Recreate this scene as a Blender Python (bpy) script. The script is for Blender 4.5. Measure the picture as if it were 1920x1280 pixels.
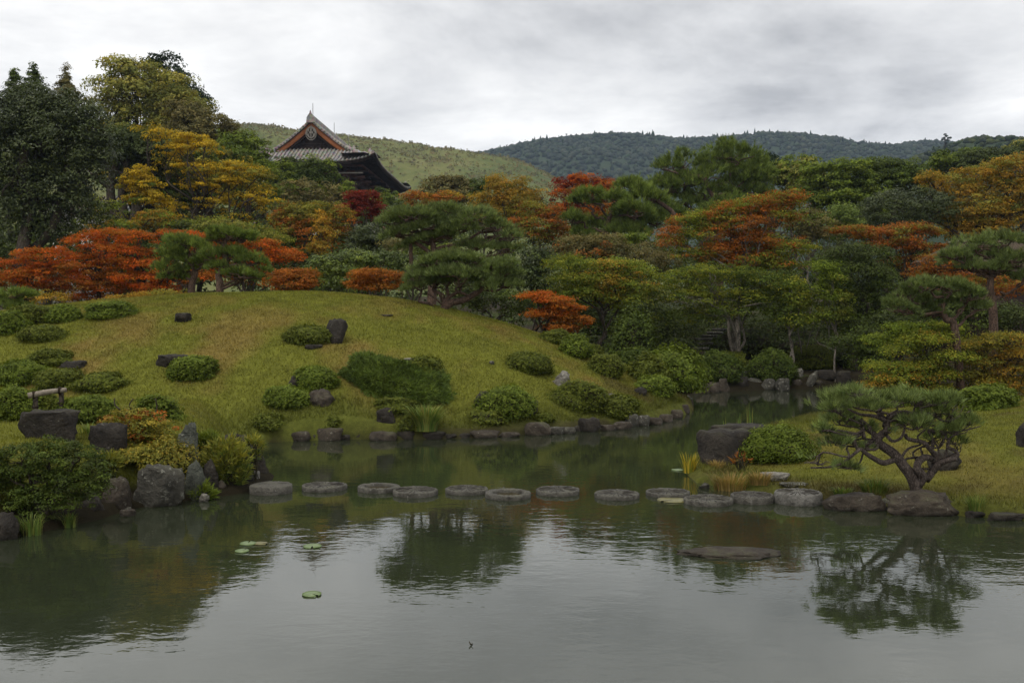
import bpy, bmesh, math, random
import numpy as np
from mathutils import Vector, noise as mnoise

for o in list(bpy.data.objects):
    bpy.data.objects.remove(o)
scene = bpy.context.scene
col = scene.collection
R = math.radians
rng = np.random.default_rng(7)
random.seed(7)

# ------------------------------------------------------------------ camera
F_PX, CX, CY, CAM_H = 1867.0, 960.0, 640.0, 2.65
PITCH = math.atan(35 / F_PX)
cam_d = bpy.data.cameras.new('camera')
cam = bpy.data.objects.new('camera', cam_d)
col.objects.link(cam)
cam.location = (0, 0, CAM_H)
cam.rotation_euler = (R(90) - PITCH, 0, 0)
cam_d.sensor_width = 36.0
cam_d.lens = 36.0 * F_PX / 1920.0
cam_d.clip_start, cam_d.clip_end = 0.1, 9000
scene.camera = cam

# ------------------------------------------------------------------ sky, sun, exposure
SUN_EL, SUN_AZ = R(62), R(215)          # azimuth clockwise from +Y
world = bpy.data.worlds.new('World')
scene.world = world
world.use_nodes = True
wn, wl = world.node_tree.nodes, world.node_tree.links
wn.clear()
def W(t, **kw):
    n = wn.new(t)
    for k, v in kw.items():
        setattr(n, k, v)
    return n
w_out = W('ShaderNodeOutputWorld')
sky = W('ShaderNodeTexSky', sky_type='NISHITA', sun_disc=False, sun_elevation=SUN_EL, sun_rotation=SUN_AZ)
bg_sky = W('ShaderNodeBackground')
bg_sky.inputs['Strength'].default_value = 0.08
wl.new(sky.outputs[0], bg_sky.inputs['Color'])
tc = W('ShaderNodeTexCoord')
sep = W('ShaderNodeSeparateXYZ')
wl.new(tc.outputs['Generated'], sep.inputs[0])
def wmath(op, a, b=None, clamp=False):
    n = W('ShaderNodeMath', operation=op, use_clamp=clamp)
    for i, v in enumerate((a, b)):
        if v is None: continue
        if isinstance(v, (int, float)): n.inputs[i].default_value = v
        else: wl.new(v, n.inputs[i])
    return n.outputs[0]
zz = wmath('ADD', wmath('MAXIMUM', sep.outputs[2], 0.0), 0.16)
cmb = W('ShaderNodeCombineXYZ')
wl.new(wmath('DIVIDE', sep.outputs[0], zz), cmb.inputs[0])
wl.new(wmath('DIVIDE', sep.outputs[1], zz), cmb.inputs[1])
def wnoise(scale, detail, rough, off):
    mp = W('ShaderNodeMapping')
    mp.inputs['Location'].default_value = off
    wl.new(cmb.outputs[0], mp.inputs['Vector'])
    n = W('ShaderNodeTexNoise')
    n.inputs['Scale'].default_value = scale
    n.inputs['Detail'].default_value = detail
    n.inputs['Roughness'].default_value = rough
    n.inputs['Distortion'].default_value = 0.25
    wl.new(mp.outputs[0], n.inputs['Vector'])
    return n.outputs[0]
n1 = wnoise(0.62, 8.0, 0.56, (3.1, 1.7, 0.0))
n2 = wnoise(1.7, 9.0, 0.62, (9.3, 4.1, 2.0))
mixn = wmath('ADD', wmath('MULTIPLY', n1, 0.68), wmath('MULTIPLY', n2, 0.32))
ramp = W('ShaderNodeValToRGB')
wl.new(mixn, ramp.inputs[0])
e = ramp.color_ramp.elements
e[0].position, e[0].color = 0.38, (0.34, 0.34, 0.345, 1)
e[1].position, e[1].color = 0.58, (0.81, 0.80, 0.78, 1)
m = e.new(0.46); m.color = (0.545, 0.542, 0.54, 1)
bg_cl = W('ShaderNodeBackground')
bg_cl.inputs['Strength'].default_value = 1.19
wl.new(ramp.outputs[0], bg_cl.inputs['Color'])
wmix = W('ShaderNodeMixShader')
wmix.inputs[0].default_value = 0.97        # almost closed cloud cover
wl.new(bg_sky.outputs[0], wmix.inputs[1])
wl.new(bg_cl.outputs[0], wmix.inputs[2])
wl.new(wmix.outputs[0], w_out.inputs['Surface'])

sun_d = bpy.data.lights.new('sun', 'SUN')
sun_d.energy, sun_d.angle, sun_d.color = 1.5, R(22), (1.0, 0.96, 0.9)
sun = bpy.data.objects.new('sun', sun_d)
col.objects.link(sun)
sun.rotation_euler = (R(90) - SUN_EL, 0, -SUN_AZ + R(180))
sun.rotation_euler = Vector((-math.sin(SUN_AZ) * math.cos(SUN_EL), -math.cos(SUN_AZ) * math.cos(SUN_EL), -math.sin(SUN_EL))).to_track_quat('-Z', 'Y').to_euler()
vs = scene.view_settings
vs.view_transform, vs.look, vs.gamma, vs.use_curve_mapping = 'Standard', 'None', 1.0, False
vs.exposure = 0.42
scene.render.engine = 'CYCLES'
scene.cycles.max_bounces = 6
scene.cycles.diffuse_bounces = 2
scene.cycles.glossy_bounces = 3
scene.cycles.transmission_bounces = 3
scene.cycles.volume_bounces = 0

# ------------------------------------------------------------------ helpers
def P(px, py, D):
    """World point that the photograph shows at (px, py), standing at depth D."""
    a, b = (px - CX) / F_PX, (CY - py) / F_PX
    c, s = math.cos(PITCH), math.sin(PITCH)
    t = D / (c + b * s)
    return np.array((t * a, D, CAM_H + t * (-s + b * c)))

_tab = np.random.default_rng(3).random((256, 256))
def vnoise(x, y):
    x, y = np.asarray(x, float), np.asarray(y, float)
    xi, yi = np.floor(x).astype(int), np.floor(y).astype(int)
    fx, fy = x - xi, y - yi
    fx, fy = fx * fx * (3 - 2 * fx), fy * fy * (3 - 2 * fy)
    a, b = _tab[xi % 256, yi % 256], _tab[(xi + 1) % 256, yi % 256]
    c, d = _tab[xi % 256, (yi + 1) % 256], _tab[(xi + 1) % 256, (yi + 1) % 256]
    return (a * (1 - fx) + b * fx) * (1 - fy) + (c * (1 - fx) + d * fx) * fy
def fbm(x, y, o=4):
    v, a, t = 0, 1, 0
    for i in range(o):
        v = v + a * vnoise(np.asarray(x) * 2 ** i + 17.3 * i, np.asarray(y) * 2 ** i + 5.1 * i)
        t += a; a *= 0.5
    return v / t
def sstep(a, b, x):
    t = np.clip((x - a) / (b - a), 0, 1)
    return t * t * (3 - 2 * t)

POND = np.array([(-9, 3.5), (-9, 9), (-6.6, 11.8), (-5.9, 12.8), (-5.62, 13.5), (-5.45, 14.3), (-4.7, 15.0), (-4.2, 15.5),
                 (-4.15, 17.0), (-4.9, 19.0), (-5.3, 20.5), (-5.65, 22.0), (-4.8, 22.35), (-3.9, 22.7), (-2.4, 22.6), (-.74, 23.0), (.51, 23.9),
                 (1.85, 24.6), (3.35, 26.0), (4.47, 27.8), (5.3, 29.6), (5.6, 31.2), (5.75, 33.6), (6.4, 36.6), (7.7, 38.0), (10, 39.4),
                 (12.3, 40.0), (13.6, 40.5), (15.0, 38.5), (14.6, 34), (11.4, 30.5), (8.2, 27.5), (5.9, 24), (4.1, 21), (3.65, 19.6), (3.15, 17.6),
                 (3.15, 16.5), (3.6, 15.8), (4.1, 15.3), (4.7, 14.6), (5.3, 14.1), (6.2, 13.7), (6.9, 13.4), (9, 12.8), (10, 10), (10, 3.5)])
def pond_sd(x, y):
    """signed distance to the shoreline, positive on the water"""
    x, y = np.asarray(x, float), np.asarray(y, float)
    d = np.full(x.shape, 1e9); ins = np.zeros(x.shape, bool)
    n = len(POND)
    for i in range(n):
        ax, ay = POND[i]; bx, by = POND[(i + 1) % n]
        ex, ey = bx - ax, by - ay
        t = np.clip(((x - ax) * ex + (y - ay) * ey) / (ex * ex + ey * ey), 0, 1)
        d = np.minimum(d, np.hypot(x - ax - t * ex, y - ay - t * ey))
        if ay != by:
            c = (ay > y) != (by > y)
            ins ^= c & (x < ex * (y - ay) / ey + ax)
    return np.where(ins, d, -d)
def mound_h(x, y):
    dx, dy = x + 7.0, y - 33.0
    ax = np.where(dx > 0, 13.6, 24.0); ay = np.where(dy < 0, 11.6, 9.0)
    r2 = (dx / ax) ** 2 + (dy / ay) ** 2
    return 3.65 * np.clip(1 - r2, 0, 1) ** 1.12
def ground(x, y):
    x, y = np.asarray(x, float), np.asarray(y, float)
    sd = -pond_sd(x, y)                       # distance inland
    back = 0.55 + 0.055 * np.clip(y - 40, 0, 1e9)
    back = np.where(y > 150, 6.6 + 0.01 * (y - 150), back)
    back = np.where(y > 500, 10.1, back)
    bank = np.where(x < 0, 0.95 * sstep(0.15, 1.3, sd), 0.14 + 0.55 * sstep(0, 7, sd))
    low = np.where(y < 8, 0.9 * sstep(0, 1.5, sd), bank)
    rise = back * sstep(34, 44, y) + np.where((x > 3), low, np.where(y < 22, low, 0.25)) * (1 - sstep(34, 44, y))
    L = np.maximum(mound_h(x, y) + 0.0, rise * sstep(0.0, 1.0, sd + 0.4))
    # the left bank joins the mound
    L = np.where(x < -4, np.maximum(L, 0.95 * sstep(0.15, 1.3, sd) * (1 - sstep(17.5, 25, y))), L)
    L = np.maximum(L, 0.14)
    L = L + 0.12 * (fbm(x * .6, y * .6, 3) - .5) * sstep(0.2, 1.5, sd)
    return np.where(sd > 0, L, -0.7 * sstep(0, 0.5, -sd) + 0.1 * (1 - sstep(0, 0.3, -sd)))
def gz(x, y):
    return float(ground(np.array([x]), np.array([y]))[0])
def hit(px, py, water=True):
    """where the line of sight through (px, py) meets the land or the water"""
    Ds = np.concatenate([np.arange(6, 60, 0.04), np.arange(60, 200, 0.3)])
    a, b = (px - CX) / F_PX, (CY - py) / F_PX
    c, s = math.cos(PITCH), math.sin(PITCH)
    t = Ds / (c + b * s)
    z = CAM_H + t * (-s + b * c)
    g = ground(t * a, Ds)
    if water: g = np.maximum(g, 0.0)
    k = np.argmax(z < g)
    if not (z < g).any(): k = len(Ds) - 1
    return np.array((t[k] * a, Ds[k], g[k]))

# ---- mesh helpers
def mesh_np(name, verts, faces, colors=None, smooth=False):
    """verts (N,3); faces (M,3) or (M,4) int array or list of such arrays"""
    me = bpy.data.meshes.new(name)
    if not isinstance(faces, list): faces = [faces]
    faces = [np.asarray(f, np.int32) for f in faces if len(f)]
    me.vertices.add(len(verts))
    me.vertices.foreach_set('co', np.asarray(verts, np.float32).ravel())
    lt = np.concatenate([np.full(len(f), f.shape[1], np.int32) for f in faces])
    li = np.concatenate([f.ravel() for f in faces])
    me.loops.add(len(li)); me.loops.foreach_set('vertex_index', li)
    me.polygons.add(len(lt))
    ls = np.concatenate([[0], np.cumsum(lt)[:-1]]).astype(np.int32)
    me.polygons.foreach_set('loop_start', ls)
    me.polygons.foreach_set('loop_total', lt)
    if smooth: me.polygons.foreach_set('use_smooth', np.ones(len(lt), bool))
    if colors is not None:
        at = me.attributes.new('tint', 'FLOAT_COLOR', 'POINT')
        c4 = np.ones((len(verts), 4), np.float32); c4[:, :3] = colors
        at.data.foreach_set('color', c4.ravel())
    me.update(calc_edges=True)
    return me

class MB:
    """collects tubes, boxes and sheets, then links them as ONE mesh object"""
    def __init__(self): self.v, self.q, self.t, self.n, self.c = [], [], [], 0, []
    def add(self, v, q=None, t=None, c=None):
        v = np.asarray(v, float)
        self.v.append(v)
        if q is not None and len(q): self.q.append(np.asarray(q, int) + self.n)
        if t is not None and len(t): self.t.append(np.asarray(t, int) + self.n)
        if c is not None: self.c.append(np.broadcast_to(np.asarray(c, float), (len(v), 3)))
        self.n += len(v)
        return self
    def tube(self, pts, rad, sides=7, cap=True, c=None):
        pts = np.asarray(pts, float); n = len(pts)
        rad = np.broadcast_to(np.asarray(rad, float), (n,)) if np.ndim(rad) else np.full(n, float(rad))
        tan = np.gradient(pts, axis=0); tan /= np.linalg.norm(tan, axis=1)[:, None] + 1e-9
        ref = np.array((0, 0, 1.0)) if abs(tan[0][2]) < .9 else np.array((1.0, 0, 0))
        vs_ = []
        u = np.cross(tan[0], ref); u /= np.linalg.norm(u)
        for i in range(n):
            u = u - tan[i] * np.dot(u, tan[i]); u /= np.linalg.norm(u) + 1e-9
            w = np.cross(tan[i], u)
            a = np.linspace(0, 2 * np.pi, sides, endpoint=False)
            vs_.append(pts[i] + rad[i] * (np.cos(a)[:, None] * u + np.sin(a)[:, None] * w))
        v = np.concatenate(vs_)
        i, j = np.meshgrid(np.arange(n - 1), np.arange(sides), indexing='ij')
        i, j = i.ravel(), j.ravel(); j2 = (j + 1) % sides
        q = np.stack([i * sides + j, i * sides + j2, (i + 1) * sides + j2, (i + 1) * sides + j], 1)
        t = []
        if cap:
            v = np.concatenate([v, pts[:1], pts[-1:]])
            k = np.arange(sides); k2 = (k + 1) % sides
            t = np.concatenate([np.stack([k2, k, np.full(sides, n * sides)], 1), np.stack([(n - 1) * sides + k, (n - 1) * sides + k2, np.full(sides, n * sides + 1)], 1)])
        return self.add(v, q, t, c)
    def box(self, c, s, ax=None, col_=None):
        c, s = np.asarray(c, float), np.asarray(s, float) / 2
        k = np.array([(x, y, z) for x in (-1, 1) for y in (-1, 1) for z in (-1, 1)], float) * s
        if ax is not None: k = k @ np.asarray(ax, float)
        return self.add(c + k, [(0, 1, 3, 2), (4, 6, 7, 5), (0, 4, 5, 1), (2, 3, 7, 6), (0, 2, 6, 4), (1, 5, 7, 3)], c=col_)
    def grid(self, V, flip=False, c=None):
        V = np.asarray(V, float); a, b = V.shape[:2]
        i, j = np.meshgrid(np.arange(a - 1), np.arange(b - 1), indexing='ij')
        i, j = i.ravel(), j.ravel()
        q = np.stack([i * b + j, (i + 1) * b + j, (i + 1) * b + j + 1, i * b + j + 1], 1)
        if flip: q = q[:, ::-1]
        return self.add(V.reshape(-1, 3), q, c=c)
    def build(self, name, mat, parent=None, loc=None, smooth=False):
        v = np.concatenate(self.v)
        if parent is not None: v = v - np.array(parent.location)
        elif loc is not None: v = v - np.asarray(loc, float)
        f = []
        if self.q: f.append(np.concatenate(self.q))
        if self.t: f.append(np.concatenate(self.t))
        me = mesh_np(name, v, f, np.concatenate(self.c) if self.c else None, smooth)
        return link(name, me, mat, parent, loc)

def link(name, me, mat, parent=None, loc=None):
    o = bpy.data.objects.new(name, me)
    if mat is not None: me.materials.append(mat)
    if parent is not None: o.parent = parent
    elif loc is not None: o.location = tuple(loc)
    col.objects.link(o)
    return o
def tag(o, label=None, cat=None, group=None, kind=None):
    if label: o['label'] = label
    if cat: o['category'] = cat
    if group: o['group'] = group
    if kind: o['kind'] = kind
    return o
def thing(name, label, cat, loc, group=None):
    o = bpy.data.objects.new(name, None)
    o.empty_display_size = 0.2
    o.location = tuple(float(q) for q in loc)
    col.objects.link(o)
    return tag(o, label, cat, group, 'thing')

def smooth_path(pts, k=4):
    """Catmull-Rom through the points"""
    p = np.asarray(pts, float)
    if len(p) < 3:
        return np.array([p[0] + (p[-1] - p[0]) * t for t in np.linspace(0, 1, k + 1)])
    p = np.concatenate([[2 * p[0] - p[1]], p, [2 * p[-1] - p[-2]]])
    out = []
    for i in range(1, len(p) - 2):
        for t in np.linspace(0, 1, k, endpoint=False):
            a, b, c, d = p[i - 1], p[i], p[i + 1], p[i + 2]
            out.append(.5 * (2 * b + (c - a) * t + (2 * a - 5 * b + 4 * c - d) * t * t + (3 * b - a - 3 * c + d) * t ** 3))
    out.append(p[-2])
    return np.array(out)
_ico = {}
def ico(sub):
    if sub not in _ico:
        bm = bmesh.new(); bmesh.ops.create_icosphere(bm, subdivisions=sub, radius=1.0)
        _ico[sub] = (np.array([v.co[:] for v in bm.verts]), np.array([[v.index for v in f.verts] for f in bm.faces]))
        bm.free()
    return _ico[sub]
def unit(n, r):
    d = r.normal(size=(n, 3))
    return d / (np.linalg.norm(d, axis=1)[:, None] + 1e-9)
def lump(d, r, k=3.0, m=7):
    v = 0
    for i in range(m):
        w = r.normal(size=3) * k
        v = v + np.sin(d @ w + r.random() * 6.28)
    return v / math.sqrt(m)

# ------------------------------------------------------------------ materials
def newmat(name):
    mt = bpy.data.materials.new(name); mt.use_nodes = True
    nt = mt.node_tree; nt.nodes.clear()
    return mt, nt
class NT:
    def __init__(self, nt): self.nt = nt
    def n(self, t, ins=None, **kw):
        o = self.nt.nodes.new(t)
        for k, v in kw.items(): setattr(o, k, v)
        for k, v in (ins or {}).items():
            if hasattr(v, 'is_output') or isinstance(v, bpy.types.NodeSocket): self.nt.links.new(v, o.inputs[k])
            else: o.inputs[k].default_value = v
        return o
    def noise(self, vec, scale, detail=4, rough=.55, dist=0):
        return self.n('ShaderNodeTexNoise', {'Vector': vec, 'Scale': scale, 'Detail': detail, 'Roughness': rough, 'Distortion': dist}).outputs[0]
    def ramp(self, fac, stops):
        r = self.n('ShaderNodeValToRGB', {0: fac}); el = r.color_ramp.elements
        while len(el) < len(stops): el.new(.5)
        for e_, (p, c) in zip(el, stops):
            e_.position = p
            e_.color = (c, c, c, 1) if isinstance(c, (int, float)) else (*c, 1)
        return r.outputs[0]
    def mix(self, fac, a, b, mode='MIX'):
        o = self.n('ShaderNodeMix', data_type='RGBA', blend_type=mode)
        for k, v in ((0, fac), (6, a), (7, b)):
            if isinstance(v, bpy.types.NodeSocket): self.nt.links.new(v, o.inputs[k])
            else: o.inputs[k].default_value = (*v, 1) if isinstance(v, tuple) and len(v) == 3 else v
        return o.outputs[2]
    def bump(self, h, strength, dist):
        return self.n('ShaderNodeBump', {'Height': h, 'Strength': strength, 'Distance': dist}).outputs[0]
    def out(self, sh): self.n('ShaderNodeOutputMaterial', {'Surface': sh})

def leaf_material(name, gloss=.25, trans=.28, rough=.5):
    mt, nt = newmat(name); N = NT(nt)
    c = N.n('ShaderNodeAttribute', attribute_name='tint').outputs['Color']
    geo = N.n('ShaderNodeNewGeometry')
    pn = N.noise(geo.outputs['Position'], 1.3, 3)
    c2 = N.mix(1.0, c, N.ramp(pn, [(.3, .75), (.7, 1.25)]), 'MULTIPLY')
    pr = N.n('ShaderNodeBsdfPrincipled', {'Base Color': c2, 'Roughness': rough, 'Specular IOR Level': gloss})
    tr = N.n('ShaderNodeBsdfTranslucent', {'Color': N.mix(1.0, c2, (1.25, 1.2, .6), 'MULTIPLY')})
    N.out(N.n('ShaderNodeMixShader', {0: trans, 1: pr.outputs[0], 2: tr.outputs[0]}).outputs[0])
    return mt
M = {}
M['leaf'] = leaf_material('leaf', .10, .30, .6)
M['gloss_leaf'] = leaf_material('gloss_leaf', .22, .2, .42)
M['maple_leaf'] = leaf_material('maple_leaf', .06, .4, .65)
M['needle'] = leaf_material('needle', .12, .34, .55)
M['grass'] = leaf_material('grass_blade', .15, .3, .6)

def bark_material(name, a, b, scale=9, bump=.6):
    mt, nt = newmat(name); N = NT(nt)
    co = N.n('ShaderNodeTexCoord').outputs['Object']
    mp = N.n('ShaderNodeMapping', {'Vector': co, 'Scale': (1, 1, .35)}).outputs[0]
    n = N.noise(mp, scale, 5, .65, .4)
    v = N.n('ShaderNodeTexVoronoi', {'Vector': mp, 'Scale': scale * 1.6}, feature='DISTANCE_TO_EDGE').outputs[0]
    c = N.mix(N.ramp(n, [(.35, 0), (.68, 1)]), a, b)
    c = N.mix(N.ramp(v, [(0, 1), (.09, 0)]), c, tuple(x * .45 for x in a))
    h = N.n('ShaderNodeMath', {0: n, 1: v}, operation='ADD').outputs[0]
    pr = N.n('ShaderNodeBsdfPrincipled', {'Base Color': c, 'Roughness': .9, 'Specular IOR Level': .2, 'Normal': N.bump(h, bump, .03)})
    N.out(pr.outputs[0]); return mt
M['bark_dark'] = bark_material('bark_dark', (.035, .028, .02), (.075, .06, .045))
M['bark_pine'] = bark_material('bark_pine', (.06, .04, .03), (.15, .095, .07))
M['bark_dwarf'] = bark_material('bark_dwarf', (.045, .034, .028), (.13, .104, .088), 22, .9)
M['bark_pale'] = bark_material('bark_pale', (.10, .085, .065), (.22, .195, .16))
M['twig'] = bark_material('twig', (.03, .027, .014), (.05, .043, .022))

def rock_material(name, dark, mid, lichen, moss=.35, lich=.5, scale=3.0):
    mt, nt = newmat(name); N = NT(nt)
    tcn = N.n('ShaderNodeTexCoord').outputs['Object']
    inf = N.n('ShaderNodeObjectInfo').outputs['Random']
    off = N.n('ShaderNodeVectorMath', {0: tcn}, operation='ADD')
    cmb_ = N.n('ShaderNodeCombineXYZ', {0: N.n('ShaderNodeMath', {0: inf, 1: 37.}, operation='MULTIPLY').outputs[0], 1: N.n('ShaderNodeMath', {0: inf, 1: 91.}, operation='MULTIPLY').outputs[0]})
    nt.links.new(cmb_.outputs[0], off.inputs[1]); co = off.outputs[0]
    n1_ = N.noise(co, scale, 6, .62, .3); n2_ = N.noise(co, scale * 6, 5, .7); n3_ = N.noise(co, scale * 3.4, 5, .65, .6)
    c = N.mix(N.ramp(n1_, [(.34, 0), (.66, 1)]), dark, mid)
    c = N.mix(1.0, c, N.ramp(n2_, [(.3, .65), (.7, 1.3)]), 'MULTIPLY')
    lf = N.ramp(N.n('ShaderNodeMath', {0: n3_, 1: N.n('ShaderNodeMath', {0: n2_, 1: .35}, operation='MULTIPLY').outputs[0]}, operation='ADD').outputs[0], [(.84 - .16 * lich, 0), (.93 - .16 * lich, 1)])
    c = N.mix(lf, c, lichen)
    geo = N.n('ShaderNodeNewGeometry')
    nz = N.n('ShaderNodeSeparateXYZ', {0: geo.outputs['Normal']}).outputs[2]
    mz = N.n('ShaderNodeMath', {0: N.ramp(nz, [(.3, 0), (.9, 1)]), 1: N.ramp(n1_, [(.50, 0), (.62, 1)])}, operation='MULTIPLY').outputs[0]
    c = N.mix(N.n('ShaderNodeMath', {0: mz, 1: moss}, operation='MULTIPLY').outputs[0], c, (.055, .065, .018))
    pz = N.n('ShaderNodeSeparateXYZ', {0: geo.outputs['Position']}).outputs[2]
    wet = N.ramp(pz, [(0.0, 1), (.07, 0)])       # damp band at the waterline
    c = N.mix(N.n('ShaderNodeMath', {0: wet, 1: .55}, operation='MULTIPLY').outputs[0], c, (.018, .016, .011))
    h = N.n('ShaderNodeMath', {0: n1_, 1: N.n('ShaderNodeMath', {0: n2_, 1: .3}, operation='MULTIPLY').outputs[0]}, operation='ADD').outputs[0]
    pr = N.n('ShaderNodeBsdfPrincipled', {'Base Color': c, 'Roughness': .85, 'Specular IOR Level': .3, 'Normal': N.bump(h, 1.0, .12)})
    N.out(pr.outputs[0]); return mt
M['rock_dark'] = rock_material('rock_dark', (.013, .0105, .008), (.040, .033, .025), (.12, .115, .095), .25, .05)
M['rock_brown'] = rock_material('rock_brown', (.024, .018, .012), (.075, .060, .044), (.18, .17, .135), .45, .25)
M['rock_grey'] = rock_material('rock_grey', (.030, .028, .022), (.088, .082, .065), (.21, .205, .17), .3, .6)
M['rock_pale'] = rock_material('rock_pale', (.09, .08, .066), (.24, .225, .19), (.36, .34, .30), .1, .35)
M['rock_green'] = rock_material('rock_green', (.035, .038, .029), (.11, .117, .092), (.24, .24, .2), .2, .3, 4.5)
M['millstone'] = rock_material('millstone', (.05, .046, .036), (.155, .145, .122), (.28, .27, .235), .3, .25, 6)
M['millstone_pale'] = rock_material('millstone_pale', (.09, .085, .072), (.20, .19, .17), (.29, .28, .255), .12, .25, 5)

def plain(name, c, rough=.7, spec=.3, var=.25, scale=8, bump=.2, metal=0):
    mt, nt = newmat(name); N = NT(nt)
    co = N.n('ShaderNodeTexCoord').outputs['Object']
    n = N.noise(co, scale, 5, .6)
    cc = N.mix(1.0, c, N.ramp(n, [(.3, 1 - var), (.7, 1 + var)]), 'MULTIPLY')
    pr = N.n('ShaderNodeBsdfPrincipled', {'Base Color': cc, 'Roughness': rough, 'Specular IOR Level': spec, 'Metallic': metal, 'Normal': N.bump(n, bump, .02)})
    N.out(pr.outputs[0]); return mt
M['timber_dark'] = plain('timber_dark', (.038, .025, .020), .8, .2, .4, 1.2)
M['timber_red'] = plain('timber_red', (.075, .034, .025), .8, .2, .3, 1.2)
M['timber_orange'] = plain('timber_orange', (.30, .105, .038), .7, .25, .35, .9)
M['bronze'] = plain('bronze', (.22, .2, .17), .6, .3, .3, 3)
M['plaster'] = plain('plaster', (.55, .53, .50), .9, .1, .08, 2)
M['thatch'] = plain('thatch', (.075, .058, .042), .95, .05, .45, 14, .8)
M['log'] = plain('log', (.20, .17, .135), .85, .15, .45, 16, .5)
M['rope'] = plain('rope', (.03, .022, .015), .9, .1, .3, 40)
M['lily'] = plain('lily_pad', (.11, .16, .05), .35, .5, .3, 14)
M['lily_old'] = plain('old_lily_pad', (.13, .12, .045), .5, .4, .3, 14)
M['iron'] = plain('iron', (.12, .12, .12), .5, .3, .2, 3)

def tile_material():
    mt, nt = newmat('roof_tile'); N = NT(nt)
    co = N.n('ShaderNodeTexCoord').outputs['Object']
    n = N.noise(co, 1.1, 5, .75); v = N.n('ShaderNodeTexVoronoi', {'Vector': co, 'Scale': 2.3}).outputs['Color']
    c = N.ramp(n, [(.3, (.12, .112, .10)), (.5, (.26, .24, .215)), (.72, (.43, .39, .34))])
    c = N.mix(.35, c, N.mix(1.0, c, v, 'MULTIPLY'))
    pr = N.n('ShaderNodeBsdfPrincipled', {'Base Color': c, 'Roughness': .65, 'Specular IOR Level': .35, 'Normal': N.bump(n, .3, .05)})
    N.out(pr.outputs[0]); return mt
M['tile'] = tile_material()

# ground: the colour of the turf or soil is in the tint; the grain is here
def ground_material():
    mt, nt = newmat('ground'); N = NT(nt)
    c = N.n('ShaderNodeAttribute', attribute_name='tint').outputs['Color']
    co = N.n('ShaderNodeTexCoord').outputs['Object']
    n = N.noise(co, 9, 6, .7); n2_ = N.noise(co, 60, 4, .7)
    c = N.mix(1.0, c, N.ramp(n, [(.3, .72), (.7, 1.25)]), 'MULTIPLY')
    c = N.mix(1.0, c, N.ramp(n2_, [(.3, .6), (.7, 1.35)]), 'MULTIPLY')
    h = N.n('ShaderNodeMath', {0: n, 1: n2_}, operation='ADD').outputs[0]
    pr = N.n('ShaderNodeBsdfPrincipled', {'Base Color': c, 'Roughness': .95, 'Specular IOR Level': .08, 'Normal': N.bump(h, .8, .05)})
    N.out(pr.outputs[0]); return mt
M['ground'] = ground_material()

def water_material():
    mt, nt = newmat('water'); N = NT(nt)
    co = N.n('ShaderNodeTexCoord').outputs['Object']
    m1 = N.n('ShaderNodeMapping', {'Vector': co, 'Rotation': (0, 0, .25), 'Scale': (1.0, 1.5, 1)}).outputs[0]
    a = N.noise(m1, 3.2, 3, .5, .3); b = N.noise(m1, 11, 2, .5, .2)
    calm = N.ramp(N.noise(co, .22, 3, .5), [(.38, .2), (.62, 1.1)])
    h = N.n('ShaderNodeMath', {0: a, 1: N.n('ShaderNodeMath', {0: b, 1: .22}, operation='MULTIPLY').outputs[0]}, operation='ADD').outputs[0]
    h = N.n('ShaderNodeMath', {0: h, 1: calm}, operation='MULTIPLY').outputs[0]
    nrm = N.bump(h, .5, .0070)
    body = N.n('ShaderNodeBsdfDiffuse', {'Color': (.021, .026, .014, 1)})
    gl = N.n('ShaderNodeBsdfGlossy', {'Color': (1, 1, .98, 1), 'Roughness': .015, 'Normal': nrm})
    fr = N.n('ShaderNodeFresnel', {'IOR': 1.65, 'Normal': nrm})
    N.out(N.n('ShaderNodeMixShader', {0: fr.outputs[0], 1: body.outputs[0], 2: gl.outputs[0]}).outputs[0])
    return mt
M['water'] = water_material()

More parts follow.
